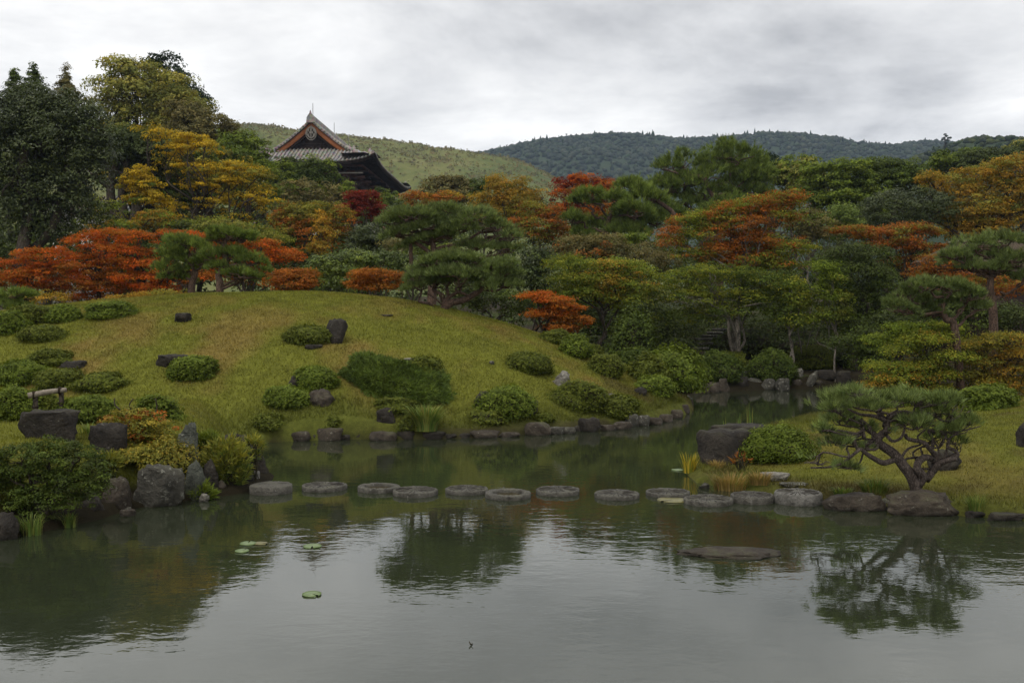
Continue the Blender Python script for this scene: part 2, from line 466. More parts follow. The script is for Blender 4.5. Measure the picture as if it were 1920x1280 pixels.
# palettes: linear base colours of leaves
PAL = {
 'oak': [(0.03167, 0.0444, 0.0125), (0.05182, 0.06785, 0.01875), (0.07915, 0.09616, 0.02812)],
 'ever': [(0.03831, 0.058, 0.01094), (0.06387, 0.09113, 0.01562), (0.099, 0.127, 0.02187)],
 'bright': [(0.07185, 0.1069, 0.01451), (0.1222, 0.165, 0.01995), (0.1796, 0.2139, 0.02722)],
 'camphor': [(0.1216, 0.1458, 0.03644), (0.2227, 0.2227, 0.0486), (0.3443, 0.2836, 0.05264)],
 'grey': [(0.1004, 0.09405, 0.0324), (0.1378, 0.1226, 0.04252), (0.1944, 0.1497, 0.05062)],
 'olive': [(0.1114, 0.1247, 0.0243), (0.195, 0.1852, 0.03038), (0.3156, 0.2242, 0.03038)],
 'greenmaple': [(0.08069, 0.1171, 0.01872), (0.1525, 0.1889, 0.02405), (0.2689, 0.2456, 0.0294)],
 'yellow': [(0.238, 0.1983, 0.02416), (0.4284, 0.2936, 0.0207), (0.5554, 0.365, 0.02416)],
 'ochre': [(0.1641, 0.1438, 0.027), (0.3029, 0.1895, 0.0243), (0.4039, 0.2091, 0.0297)],
 'orange': [(0.1882, 0.1033, 0.01836), (0.3105, 0.1085, 0.01606), (0.3952, 0.1239, 0.02065)],
 'rust': [(0.1565, 0.1038, 0.02065), (0.265, 0.09162, 0.01606), (0.3612, 0.1038, 0.01836)],
 'red': [(0.2308, 0.1127, 0.01391), (0.3655, 0.08266, 0.01093), (0.4809, 0.09765, 0.01192)],
 'crimson': [(0.1144, 0.02178, 0.01188), (0.176, 0.02574, 0.01386), (0.2288, 0.03366, 0.01782)],
 'pine': [(0.07197, 0.1088, 0.02382), (0.1239, 0.1718, 0.03681), (0.1901, 0.2368, 0.05631)],
 'pine_blue': [(0.07403, 0.1067, 0.03295), (0.1234, 0.1647, 0.05354), (0.1809, 0.2196, 0.08034)],
 'juniper': [(0.06823, 0.1001, 0.02186), (0.1102, 0.1562, 0.0316), (0.1627, 0.2104, 0.04374)],
 'azalea':  [(0.0506, 0.06484, 0.00935), (0.0931, 0.1118, 0.01589), (0.1467, 0.1621, 0.02431)],
 'azalea_b': [(0.0587, 0.0872, 0.01122), (0.1063, 0.1431, 0.01776), (0.1569, 0.1923, 0.02618)],
 'sasa': [(0.07163, 0.1052, 0.0243), (0.1516, 0.1683, 0.0297), (0.2527, 0.2313, 0.03375)],
 'conifer': [(0.01591, 0.02917, 0.01128), (0.02475, 0.0429, 0.01612), (0.03713, 0.05663, 0.02096)],
 'grass': [(0.1, 0.125, 0.016), (0.17, 0.165, 0.022), (0.21, 0.16, 0.032)],
 'straw': [(0.16, 0.14, 0.035), (0.26, 0.185, 0.06), (0.3, 0.19, 0.07)],
}
def pal(name, p):
    a = np.array(PAL[name]); p = np.clip(p, 0, 1) * (len(a) - 1)
    i = np.minimum(p.astype(int), len(a) - 2); f = (p - i)[:, None]
    return a[i] * (1 - f) + a[i + 1] * f

# ------------------------------------------------------------------ foliage
def cards(pos, nrm, size, colr, r, aspect=.55, shape='quad'):
    n = len(pos)
    nrm = nrm / (np.linalg.norm(nrm, axis=1)[:, None] + 1e-9)
    t = np.cross(nrm, unit(n, r)); t /= np.linalg.norm(t, axis=1)[:, None] + 1e-9
    b = np.cross(nrm, t)
    s = np.asarray(size)[:, None]
    if shape == 'quad':
        v = np.stack([pos - t * s * .5, pos + b * s * aspect * .5 + t * s * .05, pos + t * s * .5, pos - b * s * aspect * .5 + t * s * .05], 1).reshape(-1, 3)
        return v, np.arange(4 * n).reshape(n, 4), np.repeat(colr, 4, 0)
    v = np.stack([pos - t * s * .5 - b * s * aspect * .45, pos - t * s * .4 + b * s * aspect * .5, pos + t * s * .6], 1).reshape(-1, 3)
    return v, np.arange(3 * n).reshape(n, 3), np.repeat(colr, 3, 0)

def crown_mesh(name, C, Rd, n, size, palette, r, clump=.5, flat=.6, up=.5, shape='tri', per=46, inner=.45, grad=0.0, palette2=None, mix2=0.0, origin=(0, 0, 0), wild=.14, aspect=.6):
    """leaf-sized faces in clumps through the ellipsoids (C, Rd)"""
    C, Rd = np.atleast_2d(C), np.atleast_2d(Rd)
    area = (Rd[:, 0] * Rd[:, 1] + Rd[:, 0] * Rd[:, 2] + Rd[:, 1] * Rd[:, 2]); area = area / area.sum()
    nc = max(6, int(n / per))
    bi = r.choice(len(C), nc, p=area)
    d = unit(nc, r)
    d[:, 2] = np.where((d[:, 2] < -.35) & (r.random(nc) < .6), -d[:, 2], d[:, 2])
    rad = inner + (1 - inner) * np.sqrt(r.random(nc))
    rad = rad * (1 + wild * lump(d, r, 3.2) + .06 * r.normal(size=nc))
    cc = C[bi] + d * Rd[bi] * rad[:, None]
    p = r.random(nc) * .75 + .12 + grad * d[:, 2] * .5
    pl = fbm(cc[:, 0] * .75 + 31, cc[:, 2] * .9 + cc[:, 1] * .5, 3)
    second = (pl + r.normal(size=nc) * .13) < mix2
    br = 1 + .17 * r.normal(size=nc)
    li = np.repeat(np.arange(nc), per)
    m_ = len(li)
    csz = clump * (.6 + .8 * r.random(nc))
    q = unit(m_, r); q[:, 2] = np.where((q[:, 2] < 0) & (r.random(m_) < .75), -q[:, 2], q[:, 2])
    q = q + d[li] * .35
    pos = cc[li] + q * (csz * .95)[li][:, None] * np.array((1, 1, flat)) * (.75 + .3 * r.random(m_))[:, None] + r.normal(size=(m_, 3)) * csz[li][:, None] * .10
    nrm = q * (.9 - .3 * up) + np.array((0, 0, 1.0)) * up * .9 + unit(m_, r) * .6
    pp = p[li] + r.normal(size=m_) * .14
    c = pal(palette, pp)
    if palette2: c = np.where(second[li][:, None], pal(palette2, pp), c)
    c = c * np.clip(br[li] * (1 + .12 * r.normal(size=m_)), .45, 1.7)[:, None]
    v, f, cv = cards(pos, nrm, size * (.65 + .7 * r.random(m_)), c, r, aspect, shape)
    return mesh_np(name, v - np.asarray(origin), f, cv)

def wiggle(a, b, r, k=5, amp=.08):
    a, b = np.asarray(a, float), np.asarray(b, float)
    L = np.linalg.norm(b - a)
    t = np.linspace(0, 1, k)
    p = a + (b - a) * t[:, None]
    p[1:-1] += r.normal(size=(k - 2, 3)) * amp * L * np.array((1, 1, .6))
    return smooth_path(p, 3)

def tree(name, label, D, blobs, trunk=None, palette='ever', n=9000, size=.16, cat='tree', group=None, mat='leaf', bark='bark_dark', tr=.16, clump=.55, flat=.6, up=.45,
         depth=.85, seed=None, limbs=True, stems=1, **kw):
    r = np.random.default_rng(abs(hash_str(label)) if seed is None else seed)
    s = D / F_PX
    C, Rd = [], []
    for b in blobs:
        dd = b[4] if len(b) > 4 else r.uniform(-.25, .25) * b[2] * s
        C.append(P(b[0], b[1], D + dd)); Rd.append((b[2] * s, b[2] * s * depth, b[3] * s))
    C, Rd = np.array(C), np.array(Rd)
    tx = trunk if trunk is not None else float(np.average([b[0] for b in blobs]))
    bx = (tx - CX) * s
    gz_ = gz(bx, D)
    root = thing(name, label, cat, (bx, D, gz_), group)
    mb = MB(); lb = MB()
    base = np.array((bx, D, gz_ - .15))
    cm = C.mean(0)
    for k in range(stems):
        o = np.array((0, 0, 0.)) if k == 0 else np.array((r.uniform(-.5, .5), r.uniform(-.3, .3), 0)) * tr * 6
        top = cm * .75 + base * .25 if stems == 1 else C[k % len(C)]
        top = np.array((top[0] + 0, top[1], max(top[2], gz_ + .6)))
        path = wiggle(base + o, top, r, 6, .045)
        mb.tube(path, np.linspace(tr * (1.15 if k == 0 else .8), tr * .45, len(path)), 8)
        if k == 0: path0 = path
    if limbs:
        for i in range(len(C)):
            a = path0[int(len(path0) * r.uniform(.45, .95))]
            pth = wiggle(a, C[i] + np.array((0, 0, Rd[i][2] * .35)), r, 5, .09)
            lb.tube(pth, np.linspace(tr * .5, tr * .12, len(pth)), 6)
            for q in range(3):
                d = unit(1, r)[0]; d[2] = abs(d[2]) * .6
                e_ = C[i] + d * Rd[i] * .8
                p2 = wiggle(pth[int(len(pth) * r.uniform(.4, .8))], e_, r, 4, .08)
                lb.tube(p2, np.linspace(tr * .2, tr * .06, len(p2)), 5, cap=False)
        lb.build('limbs', M[bark], root, smooth=True)
    mb.build('trunk', M[bark], root, smooth=True)
    me = crown_mesh('crown', C, Rd, n, size, palette, r, clump, flat, up, origin=root.location, **kw)
    link('crown', me, M[mat], root)
    return root
def hash_str(s):
    h = 0
    for ch in s: h = (h * 131 + ord(ch)) % 1000003
    return h

def needles(name, pos, axis, nper, length, width, colr, r, origin, spread=.75):
    """tufts of needles fanning out round an axis"""
    n = len(pos)
    ax = axis / (np.linalg.norm(axis, axis=1)[:, None] + 1e-9)
    A = np.repeat(ax, nper, 0); Pp = np.repeat(pos, nper, 0); c = np.repeat(colr, nper, 0)
    m_ = n * nper
    d = A + unit(m_, r) * spread
    d /= np.linalg.norm(d, axis=1)[:, None]
    L = length * (.7 + .5 * r.random(m_))[:, None]
    side = np.cross(d, unit(m_, r)); side /= np.linalg.norm(side, axis=1)[:, None] + 1e-9
    c = c * (1 + .15 * r.normal(size=(m_, 1)))
    st = Pp + r.normal(size=(m_, 3)) * length * .12
    v = np.stack([st - side * width * .5, st + side * width * .5, st + d * L], 1).reshape(-1, 3)
    return mesh_np(name, v - np.asarray(origin), np.arange(3 * m_).reshape(m_, 3), np.repeat(np.clip(c, .005, 1), 3, 0))

def pine(name, label, D, pads, trunk_px, tufts, nlen=.13, nw=.012, palette='pine', nper=10, tr=.14, bark='bark_pine', cat='pine tree', group=None, depth=.8, paths=None, seed=None, branch_r=.045, twigs=8, puff=1.35, gap=.40, spread=.6, slope=.35, cvar=.24):
    """pads: flat cushions of needles (px, py, rx, ry[, depth offset]); trunk_px: photo points of the trunk from the ground up"""
    r = np.random.default_rng(abs(hash_str(label)) if seed is None else seed)
    s = D / F_PX
    C = []; Rd = []
    for b in pads:
        dd = b[4] if len(b) > 4 else r.uniform(-.55, .55) * b[2] * s
        C.append(P(b[0], b[1], D + dd)); Rd.append((b[2] * s, b[2] * s * depth, b[3] * s * puff))
    C, Rd = np.array(C), np.array(Rd)
    tp = [P(q[0], q[1], D + (q[2] if len(q) > 2 else 0)) for q in trunk_px]
    g = gz(tp[0][0], D)
    tp[0][2] = min(tp[0][2], g - .05)
    root = thing(name, label, cat, (tp[0][0], D, g), group)
    tp = smooth_path(tp, 5)
    mb = MB().tube(tp, np.linspace(tr * 1.1, tr * .5, len(tp)), 9)
    mb.build('trunk', M[bark], root, smooth=True)
    lb = MB()
    for pth in (paths or []):
        q = smooth_path([P(w[0], w[1], D + (w[2] if len(w) > 2 else 0)) for w in pth['p']], 4)
        lb.tube(q, np.linspace(pth['r'][0], pth['r'][1], len(q)), 8)
    for i in range(len(C)):
        # limb to the underside of the pad, then twigs spreading under it
        under = C[i] - np.array((0, 0, Rd[i][2] * .55))
        k = int(np.argmin(np.linalg.norm(tp - (under - np.array((0, 0, .25 * np.linalg.norm(under - tp[-1])))), axis=1)))
        q = wiggle(tp[k], under, r, 6, .09)
        lb.tube(q, np.linspace(branch_r * 1.15, branch_r * .6, len(q)), 7)
        for w in range(twigs):
            a = r.uniform(0, 6.28); rr = r.uniform(.55, .98)
            e_ = C[i] + np.array((math.cos(a) * Rd[i][0], math.sin(a) * Rd[i][1], 0)) * rr + np.array((0, 0, Rd[i][2] * r.uniform(-.3, .35)))
            p2 = wiggle(under if r.random() < .6 else q[int(len(q) * .75)], e_, r, 5, .12)
            lb.tube(p2, np.linspace(branch_r * .55, branch_r * .16, len(p2)), 5, cap=False)
    lb.build('limbs', M[bark], root, smooth=True)
    wgt = Rd[:, 0] * Rd[:, 1]; wgt = wgt / wgt.sum()
    bi = r.choice(len(C), tufts, p=wgt)
    d = unit(tufts, r)
    d[:, 2] = np.where(d[:, 2] < -.15, -d[:, 2] * r.random(tufts), d[:, 2])
    rad = .35 + .65 * np.sqrt(r.random(tufts))
    # shoots gather in small sprays
    ang = np.arctan2(d[:, 1], d[:, 0])
    rad = rad * (1 + .15 * np.sin(ang * 5 + bi * 2.1) + .10 * np.sin(ang * 11 + bi))
    pos = C[bi] + d * Rd[bi] * rad[:, None]
    tilt = r.normal(size=(len(C), 2)) * slope * .5
    pos[:, 2] += ((pos[:, :2] - C[bi][:, :2]) * tilt[bi]).sum(1) - .10 * Rd[bi][:, 0] * (rad * np.hypot(d[:, 0], d[:, 1])) ** 2
    keep = fbm(pos[:, 0] * 3.0 / max(.5, 30 * s) + 7, pos[:, 1] * 2.0 / max(.5, 30 * s) + pos[:, 2] * 4 / max(.5, 30 * s), 2) > gap
    pos, d, bi = pos[keep], d[keep], bi[keep]
    ax = d * np.array((.8, .8, .35)) + np.array((0, 0, .85)) + unit(len(pos), r) * .25
    pv = r.random(len(pos)) * .7 + .15 + .15 * d[:, 2]
    c = pal(palette, pv) * np.clip(1 + cvar * r.normal(size=(len(pos), 1)), .35, 1.8)
    me = needles('needles', pos, ax, nper, nlen, nw, c, r, root.location, spread)
    link('needles', me, M['needle'], root)
    return root

def shrub(label, px, ytop, ybot, hw, palette='azalea', n=4200, size=.055, name='azalea_bush', cat='bush', group=None, mat='leaf', depth=.85, seed=None, rough=.10, loose=.06, D=None, up=.35, sub=2):
    r = np.random.default_rng(abs(hash_str(label)) if seed is None else seed)
    h0 = hit(px, ybot) if D is None else np.array(((px - CX) * D / F_PX, D, gz((px - CX) * D / F_PX, D)))
    s = h0[1] / F_PX
    rx = hw * s; ry = rx * depth
    Dc = h0[1] + ry * .75
    s = Dc / F_PX; rx = hw * s; ry = rx * depth
    x = (px - CX) * s
    g = gz(x, Dc); g = max(g, 0.02)
    top = P(px, ytop, Dc)[2]; low = min(g, P(px, ybot, Dc)[2]) if D is None else g
    zc = low + (top - low) * .38; rz = (top - zc)
    root = thing(name, label, cat, (x, Dc, low), group)
    n, size = int(n * 1.35), size * .86
    org = np.array(root.location)
    c0 = np.array((x, Dc, zc))
    # woody inside
    v, f = ico(3)
    lr = np.random.default_rng(hash_str(label))
    lv = 1 + 1.5 * rough * lump(v, np.random.default_rng(hash_str(label)), 3.5)
    core = c0 + v * np.array((rx, ry, rz)) * (.86 * lv)[:, None]
    core[:, 2] = np.maximum(core[:, 2], low - .05)
    me = mesh_np('branches', core - org, f, smooth=True); link('branches', me, M['twig'], root)
    d = unit(n, r)
    d[:, 2] = np.where(d[:, 2] < -.55, -d[:, 2], d[:, 2])
    lv = 1 + 1.5 * rough * lump(d, np.random.default_rng(hash_str(label)), 3.5)
    fine = lump(d, r, 16.0, 9)
    rad = (1 + 1.2 * loose * r.normal(size=n) + .065 * fine) * lv
    pos = c0 + d * np.array((rx, ry, rz)) * rad[:, None]
    pos[:, 2] = np.maximum(pos[:, 2], low + .02)
    nrm = d + np.array((0, 0, up)) + unit(n, r) * .8
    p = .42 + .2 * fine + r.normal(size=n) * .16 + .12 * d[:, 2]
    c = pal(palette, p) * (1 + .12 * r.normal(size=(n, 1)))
    v, f, cv = cards(pos, nrm, size * 1.15 * (.65 + .7 * r.random(n)), np.clip(c, .004, 1), r, .7, 'tri')
    link('leaves', mesh_np('leaves', v - org, f, cv), M[mat], root)
    return root

def rock(label, px, ybot, hw, hpx, mat='rock_dark', name='rock', cat='rock', group=None, planes=9, depth=.8, sub=4, seed=None, sharp=.74, D=None, rot=0, noise_amp=.17, lean=0, sink=.18, flat_top=None, z=None):
    r = np.random.default_rng(hash_str(label + str(px)) if seed is None else seed)
    h0 = hit(px, ybot) if D is None else np.array(((px - CX) * D / F_PX, D, max(0, gz((px - CX) * D / F_PX, D))))
    s = h0[1] / F_PX
    rx, H = hw * s, hpx * s
    ry = rx * depth
    Dc = h0[1] + ry * .6
    x = (px - CX) * Dc / F_PX
    base = h0[2] if z is None else z
    v, f = ico(sub); v = v.copy()
    for k in range(planes):
        nv = unit(1, r)[0]; nv[2] *= .7; nv /= np.linalg.norm(nv)
        dd = r.uniform(sharp - .13, sharp + .1)
        ex = np.maximum(0, v @ nv - dd)
        v -= ex[:, None] * nv * .92
    if flat_top is not None:
        v[:, 2] = np.where(v[:, 2] > flat_top, flat_top + (v[:, 2] - flat_top) * .12, v[:, 2])
    v[:, 2] = np.where(v[:, 2] < -.5, -.5, v[:, 2])
    off = Vector((r.uniform(0, 90), r.uniform(0, 90), r.uniform(0, 90)))
    nz = np.array([mnoise.fractal(Vector(q) * 1.9 + off, .8, 2.1, 5) for q in v])
    nz2 = np.array([mnoise.fractal(Vector(q) * 5.5 + off, .9, 2.0, 3) for q in v])
    v = v * (1 + noise_amp * nz + noise_amp * .42 * nz2)[:, None]
    v[:, 2] -= v[:, 2].min()
    v[:, 2] /= v[:, 2].max()
    w = np.abs(v[:, 0]).max(); v[:, 0] /= w; v[:, 1] /= np.abs(v[:, 1]).max()
    cs, sn = math.cos(rot), math.sin(rot)
    v = v * np.array((rx, ry, H * (1 + sink)))
    v[:, 0] += lean * v[:, 2]
    v = np.stack([v[:, 0] * cs - v[:, 1] * sn, v[:, 0] * sn + v[:, 1] * cs, v[:, 2] - H * sink], 1)
    me = mesh_np(name, v, f, smooth=False)
    o = link(name, me, M[mat], None, (x, Dc, base))
    return tag(o, label, cat, group, 'thing')

# ================================================================== THE SETTING
def axis_lines(lo, hi, step, far_lo, far_hi, growth=1.22):
    a = list(np.arange(lo, hi + 1e-6, step))
    d = step; x = a[-1]
    while x < far_hi:
        d *= growth; x += d; a.append(min(x, far_hi))
    d = step; x = a[0]; b = []
    while x > far_lo:
        d *= growth; x -= d; b.append(max(x, far_lo))
    return np.array(b[::-1] + a)
def turf_tint(X, Y):
    """colour of the turf: green where damp, straw-brown patches on the slope"""
    a = fbm(X * .55 + 3, Y * .40, 5)
    b = fbm(X * 2.3, Y * 1.7 + 9, 3)
    k = np.clip((a - .48) * 4.5 + (b - .5) * 1.3, 0, 1) * .9
    m_ = mound_h(X, Y)
    k = k * np.where(X > 2.5, np.where(Y < 30, .5, 1), 1) * (.35 + .65 * sstep(.25, 1.0, m_ + (X > 2.5)) * (1 - .75 * sstep(2.3, 3.3, m_)))
    g = np.array((.152, .158, .024)); st = np.array((.205, .150, .042)); lush = np.array((.085, .098, .020))
    near = 1 - sstep(0, 1.6, -pond_sd(X, Y))
    c = g * (1 - k[..., None]) + st * k[..., None]
    c = c * (1 - .7 * near[..., None]) + lush * .7 * near[..., None]
    rb = (X > 2.5) & (Y < 31)
    bare = sstep(.56, .70, fbm(X * .9 + 40, Y * .9 + 3, 4))
    bare = np.maximum(bare * .55, .9 * np.exp(-(((X - 5.3) / .9) ** 2 + ((Y - 14.9) / .7) ** 2)))
    c = np.where(rb[..., None], c * .86 * (1 - bare[..., None]) + np.array((.085, .06, .025)) * bare[..., None], c)
    return c * (.72 + .56 * fbm(X * 5, Y * 5, 3))[..., None]
gx = axis_lines(-19, 18, .24, -1600, 1600)
gy = axis_lines(4, 47, .24, -150, 2400)
GX, GY = np.meshgrid(gx, gy, indexing='ij')
GZ = ground(GX.ravel(), GY.ravel()).reshape(GX.shape)
tint = turf_tint(GX.ravel(), GY.ravel())
soil = np.array((.040, .032, .018)) * (.7 + .7 * fbm(GX.ravel() * .9, GY.ravel() * .9, 4))[:, None]
moss = np.array((.045, .055, .016))
soil = soil + (moss - soil) * sstep(.5, .66, fbm(GX.ravel() * .35 + 5, GY.ravel() * .35, 3))[:, None]
xs_, ys_ = GX.ravel(), GY.ravel()
turf_m = np.maximum(sstep(.12, .4, mound_h(xs_, ys_)) * sstep(41, 37.0, ys_) if False else sstep(.10, .35, mound_h(xs_, ys_)), 0)
turf_m = np.maximum(turf_m, ((ys_ < 24) & (xs_ < -4)).astype(float))
turf_m = np.maximum(turf_m, ((ys_ < 31 + .2 * (xs_ - 8)) & (xs_ > 2.5)).astype(float))
turf_m = np.where(ys_ > 300, .6, turf_m)
mud_shade = np.array((.022, .018, .010))
psd = pond_sd(xs_, ys_)
tint = soil * (1 - turf_m[:, None]) + tint * turf_m[:, None]
tint = np.where((psd > np.where(((xs_ < -3.9) & (ys_ < 21.5)) | (ys_ > 34.5), -.6, .12))[:, None], mud_shade, tint)  # pond mud colour; along the left bank it also paints shadow under the rocks
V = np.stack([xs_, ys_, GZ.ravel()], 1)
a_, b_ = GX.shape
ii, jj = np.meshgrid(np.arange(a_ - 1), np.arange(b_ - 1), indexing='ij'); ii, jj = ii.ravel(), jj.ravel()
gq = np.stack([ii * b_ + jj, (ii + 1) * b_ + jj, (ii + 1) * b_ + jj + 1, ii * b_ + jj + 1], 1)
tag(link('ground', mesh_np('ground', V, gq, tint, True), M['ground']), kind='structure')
wv = [(-12, 3.2, 0), (13, 3.2, 0), (17.5, 42.5, 0), (-12, 42.5, 0)]
tag(link('pond_water', mesh_np('pond_water', wv, np.array([[0, 1, 2, 3]])), M['water']), kind='structure')

PAL['forest'] = [(.020, .032, .018), (.034, .048, .026), (.055, .064, .034)]
# ------------------------------------------------------------------ hills
def hill(name, sil, D, Wd, mat, nx=220, ny=60, amp=6, fscale=.02, base=8):
    pts = np.array(sil, float)
    px = np.linspace(pts[0, 0], pts[-1, 0], nx)
    py = np.interp(px, pts[:, 0], pts[:, 1])
    k = np.ones(5) / 5; py = np.convolve(np.pad(py, 2, 'edge'), k, 'valid')
    sx = (px - CX) * D / F_PX
    sz = np.array([P(q, w, D)[2] for q, w in zip(px, py)])
    tt = np.linspace(-1, 1, ny)
    X = np.repeat(sx[:, None], ny, 1); Y = D + tt[None, :] * Wd + 0 * X
    prof = np.cos(np.clip(np.abs(tt), 0, 1) * np.pi / 2) ** 1.15
    Z = base + (sz[:, None] - base) * prof[None, :]
    Z = Z + amp * (fbm(X * fscale, Y * fscale, 5) - .5) * 2 * np.minimum(1, (1 - np.abs(tt)) * 3)[None, :] * np.minimum(1, np.abs(tt) * 5)[None, :]
    o = MB().grid(np.stack([X, Y, Z], 2)).build(name, mat, smooth=True)
    return tag(o, kind='structure'), (sx, sz, X, Y, Z)
def hill_material(name, stops, s1, s2, bump=1.0, dist=2.0):
    mt, nt = newmat(name); N = NT(nt)
    co = N.n('ShaderNodeTexCoord').outputs['Object']
    st = N.n('ShaderNodeMapping', {'Vector': co, 'Rotation': (0, 0, .5), 'Scale': (1, .45, 1)}).outputs[0]
    n = N.noise(st, s1, 7, .68, .6); n2_ = N.noise(co, s2, 5, .7, .2)
    f = N.n('ShaderNodeMath', {0: N.n('ShaderNodeMath', {0: n, 1: .6}, operation='MULTIPLY').outputs[0], 1: N.n('ShaderNodeMath', {0: n2_, 1: .4}, operation='MULTIPLY').outputs[0]}, operation='ADD').outputs[0]
    pr = N.n('ShaderNodeBsdfPrincipled', {'Base Color': N.ramp(f, stops), 'Roughness': .95, 'Specular IOR Level': .05, 'Normal': N.bump(f, bump, dist)})
    N.out(pr.outputs[0]); return mt
M['grass_hill'] = hill_material('grass_hill', [(.34, (.045, .062, .020)), (.45, (.090, .108, .030)), (.56, (.130, .135, .040)), (.70, (.20, .175, .075))], .016, .11)
M['forest_floor'] = hill_material('forest_floor', [(.35, (.025, .04, .02)), (.65, (.045, .06, .03))], .02, .1)
gh, GHD = hill('grass_hill', [(-700, 300), (-300, 262), (0, 252), (250, 250), (400, 246), (450, 244), (490, 243), (530, 246), (580, 258), (650, 265), (720, 269), (800, 280), (870, 292), (930, 303), (980, 318), (1040, 345), (1090, 372), (1160, 420), (1250, 600)], 760, 300, M['grass_hill'], amp=5, fscale=.03)
mt_, MTD = hill('forest_mountain', [(440, 615), (560, 429), (700, 354), (800, 324), (890, 303), (950, 287), (1010, 276), (1080, 269), (1130, 265), (1200, 265), (1260, 271), (1330, 271), (1400, 264), (1450, 261), (1490, 261), (1530, 272), (1570, 281), (1620, 283), (1680, 280), (1730, 277), (1780, 284), (1850, 299), (1950, 309), (2150, 329), (2500, 409)], 1350, 480, M['forest_floor'], amp=14, fscale=.009)
rh, RHD = hill('wooded_hill', [(1500, 612), (1560, 486), (1620, 378), (1680, 318), (1720, 297), (1770, 279), (1800, 273), (1850, 273), (1890, 279), (1920, 289), (2000, 296), (2200, 336), (2500, 436)], 520, 170, M['forest_floor'], amp=4, fscale=.03)

def forest(name, HD, n, rmin, rmax, pals, seed, conif=.05, fy=.55):
    """tree crowns standing all over the facing slope, too many to count"""
    r = np.random.default_rng(seed)
    sx, sz, X, Y, Z = HD
    nx, ny = X.shape
    v0, f0 = ico(1); n0 = len(v0)
    Vs, Fs, Cs = [], [], []
    cnt = 0
    for k in range(n):
        i = r.random() * (nx - 1.01); j = (.52 - .30 * r.random() ** fy) * ny
        a, b = int(i), min(int(j), ny - 2); fi, fj = i - a, j - b
        def bi(A): return (A[a, b] * (1 - fi) + A[a + 1, b] * fi) * (1 - fj) + (A[a, b + 1] * (1 - fi) + A[a + 1, b + 1] * fi) * fj
        c = np.array((bi(X), bi(Y), bi(Z)))
        q = r.uniform(rmin, rmax)
        con = r.random() < conif
        w = 1 + .16 * lump(v0, r, 3.2, 5) + .10 * r.normal(size=n0)
        if con:
            vv = v0 * w[:, None]
            t = (vv[:, 2:3] + 1) / 2
            vv = np.concatenate([vv[:, :2] * (1.05 - .95 * t), vv[:, 2:3] * 1.7], 1) * q * .62
        else: vv = v0 * w[:, None] * np.array((1, 1, .8)) * q
        Vs.append(c + vv + np.array((0, 0, q * (.9 if con else .3)))); Fs.append(f0 + cnt); cnt += n0
        pc = pal('conifer' if con else pals[r.integers(len(pals))], np.array([r.random()]))[0]
        Cs.append(np.repeat((pc * r.uniform(.8, 1.25))[None], n0, 0) * (1 + .22 * r.normal(size=(n0, 1))))
    o = link(name, mesh_np(name, np.concatenate(Vs), np.concatenate(Fs), np.clip(np.concatenate(Cs), .004, 1)), M['leaf'])
    return tag(o, kind='stuff')
forest('mountain_forest', MTD, 9500, 2.6, 4.8, ['forest', 'conifer', 'forest'], 11, fy=1.0)
forest('hill_forest', RHD, 2400, 1.2, 2.6, ['forest', 'oak', 'conifer'], 12, fy=1.0)
# tussocks and low scrub on the grass hill
def scrub(HD, n, seed):
    r = np.random.default_rng(seed); sx, sz, X, Y, Z = HD; nx, ny = X.shape
    i = (r.random(n) * (nx - 1.01)); j = (r.random(n) ** .45) * ny * .51
    a, b = i.astype(int), np.minimum(j.astype(int), ny - 2); fi, fj = i - a, j - b
    def bi(A): return (A[a, b] * (1 - fi) + A[a + 1, b] * fi) * (1 - fj) + (A[a, b + 1] * (1 - fi) + A[a + 1, b + 1] * fi) * fj
    c = np.stack([bi(X), bi(Y), bi(Z)], 1)
    k = fbm(c[:, 0] * .035 + 3, c[:, 1] * .02 + c[:, 2] * .02, 4)
    per = 5
    li = np.repeat(np.arange(n), per)
    green = (k + .05 * r.normal(size=n)) > .52
    sz_ = np.where(green, 1.5, 1.0) * (.6 + .8 * r.random(n))
    pos = c[li] + r.normal(size=(n * per, 3)) * sz_[li][:, None] * np.array((.8, .8, .3)) + np.array((0, 0, .35))
    cc = np.where(green[:, None], pal('grey', r.random(n)) * 1.05, pal('straw', r.random(n)) * .62 + np.array((.01, .035, .004)))
    v, f, cv = cards(pos, unit(n * per, r) + np.array((0, -.4, .8)), sz_[li] * 1.1, cc[li], r, .8, 'tri')
    tag(link('hill_scrub', mesh_np('hill_scrub', v, f, cv), M['grass']), kind='stuff')
scrub(GHD, 11000, 5)

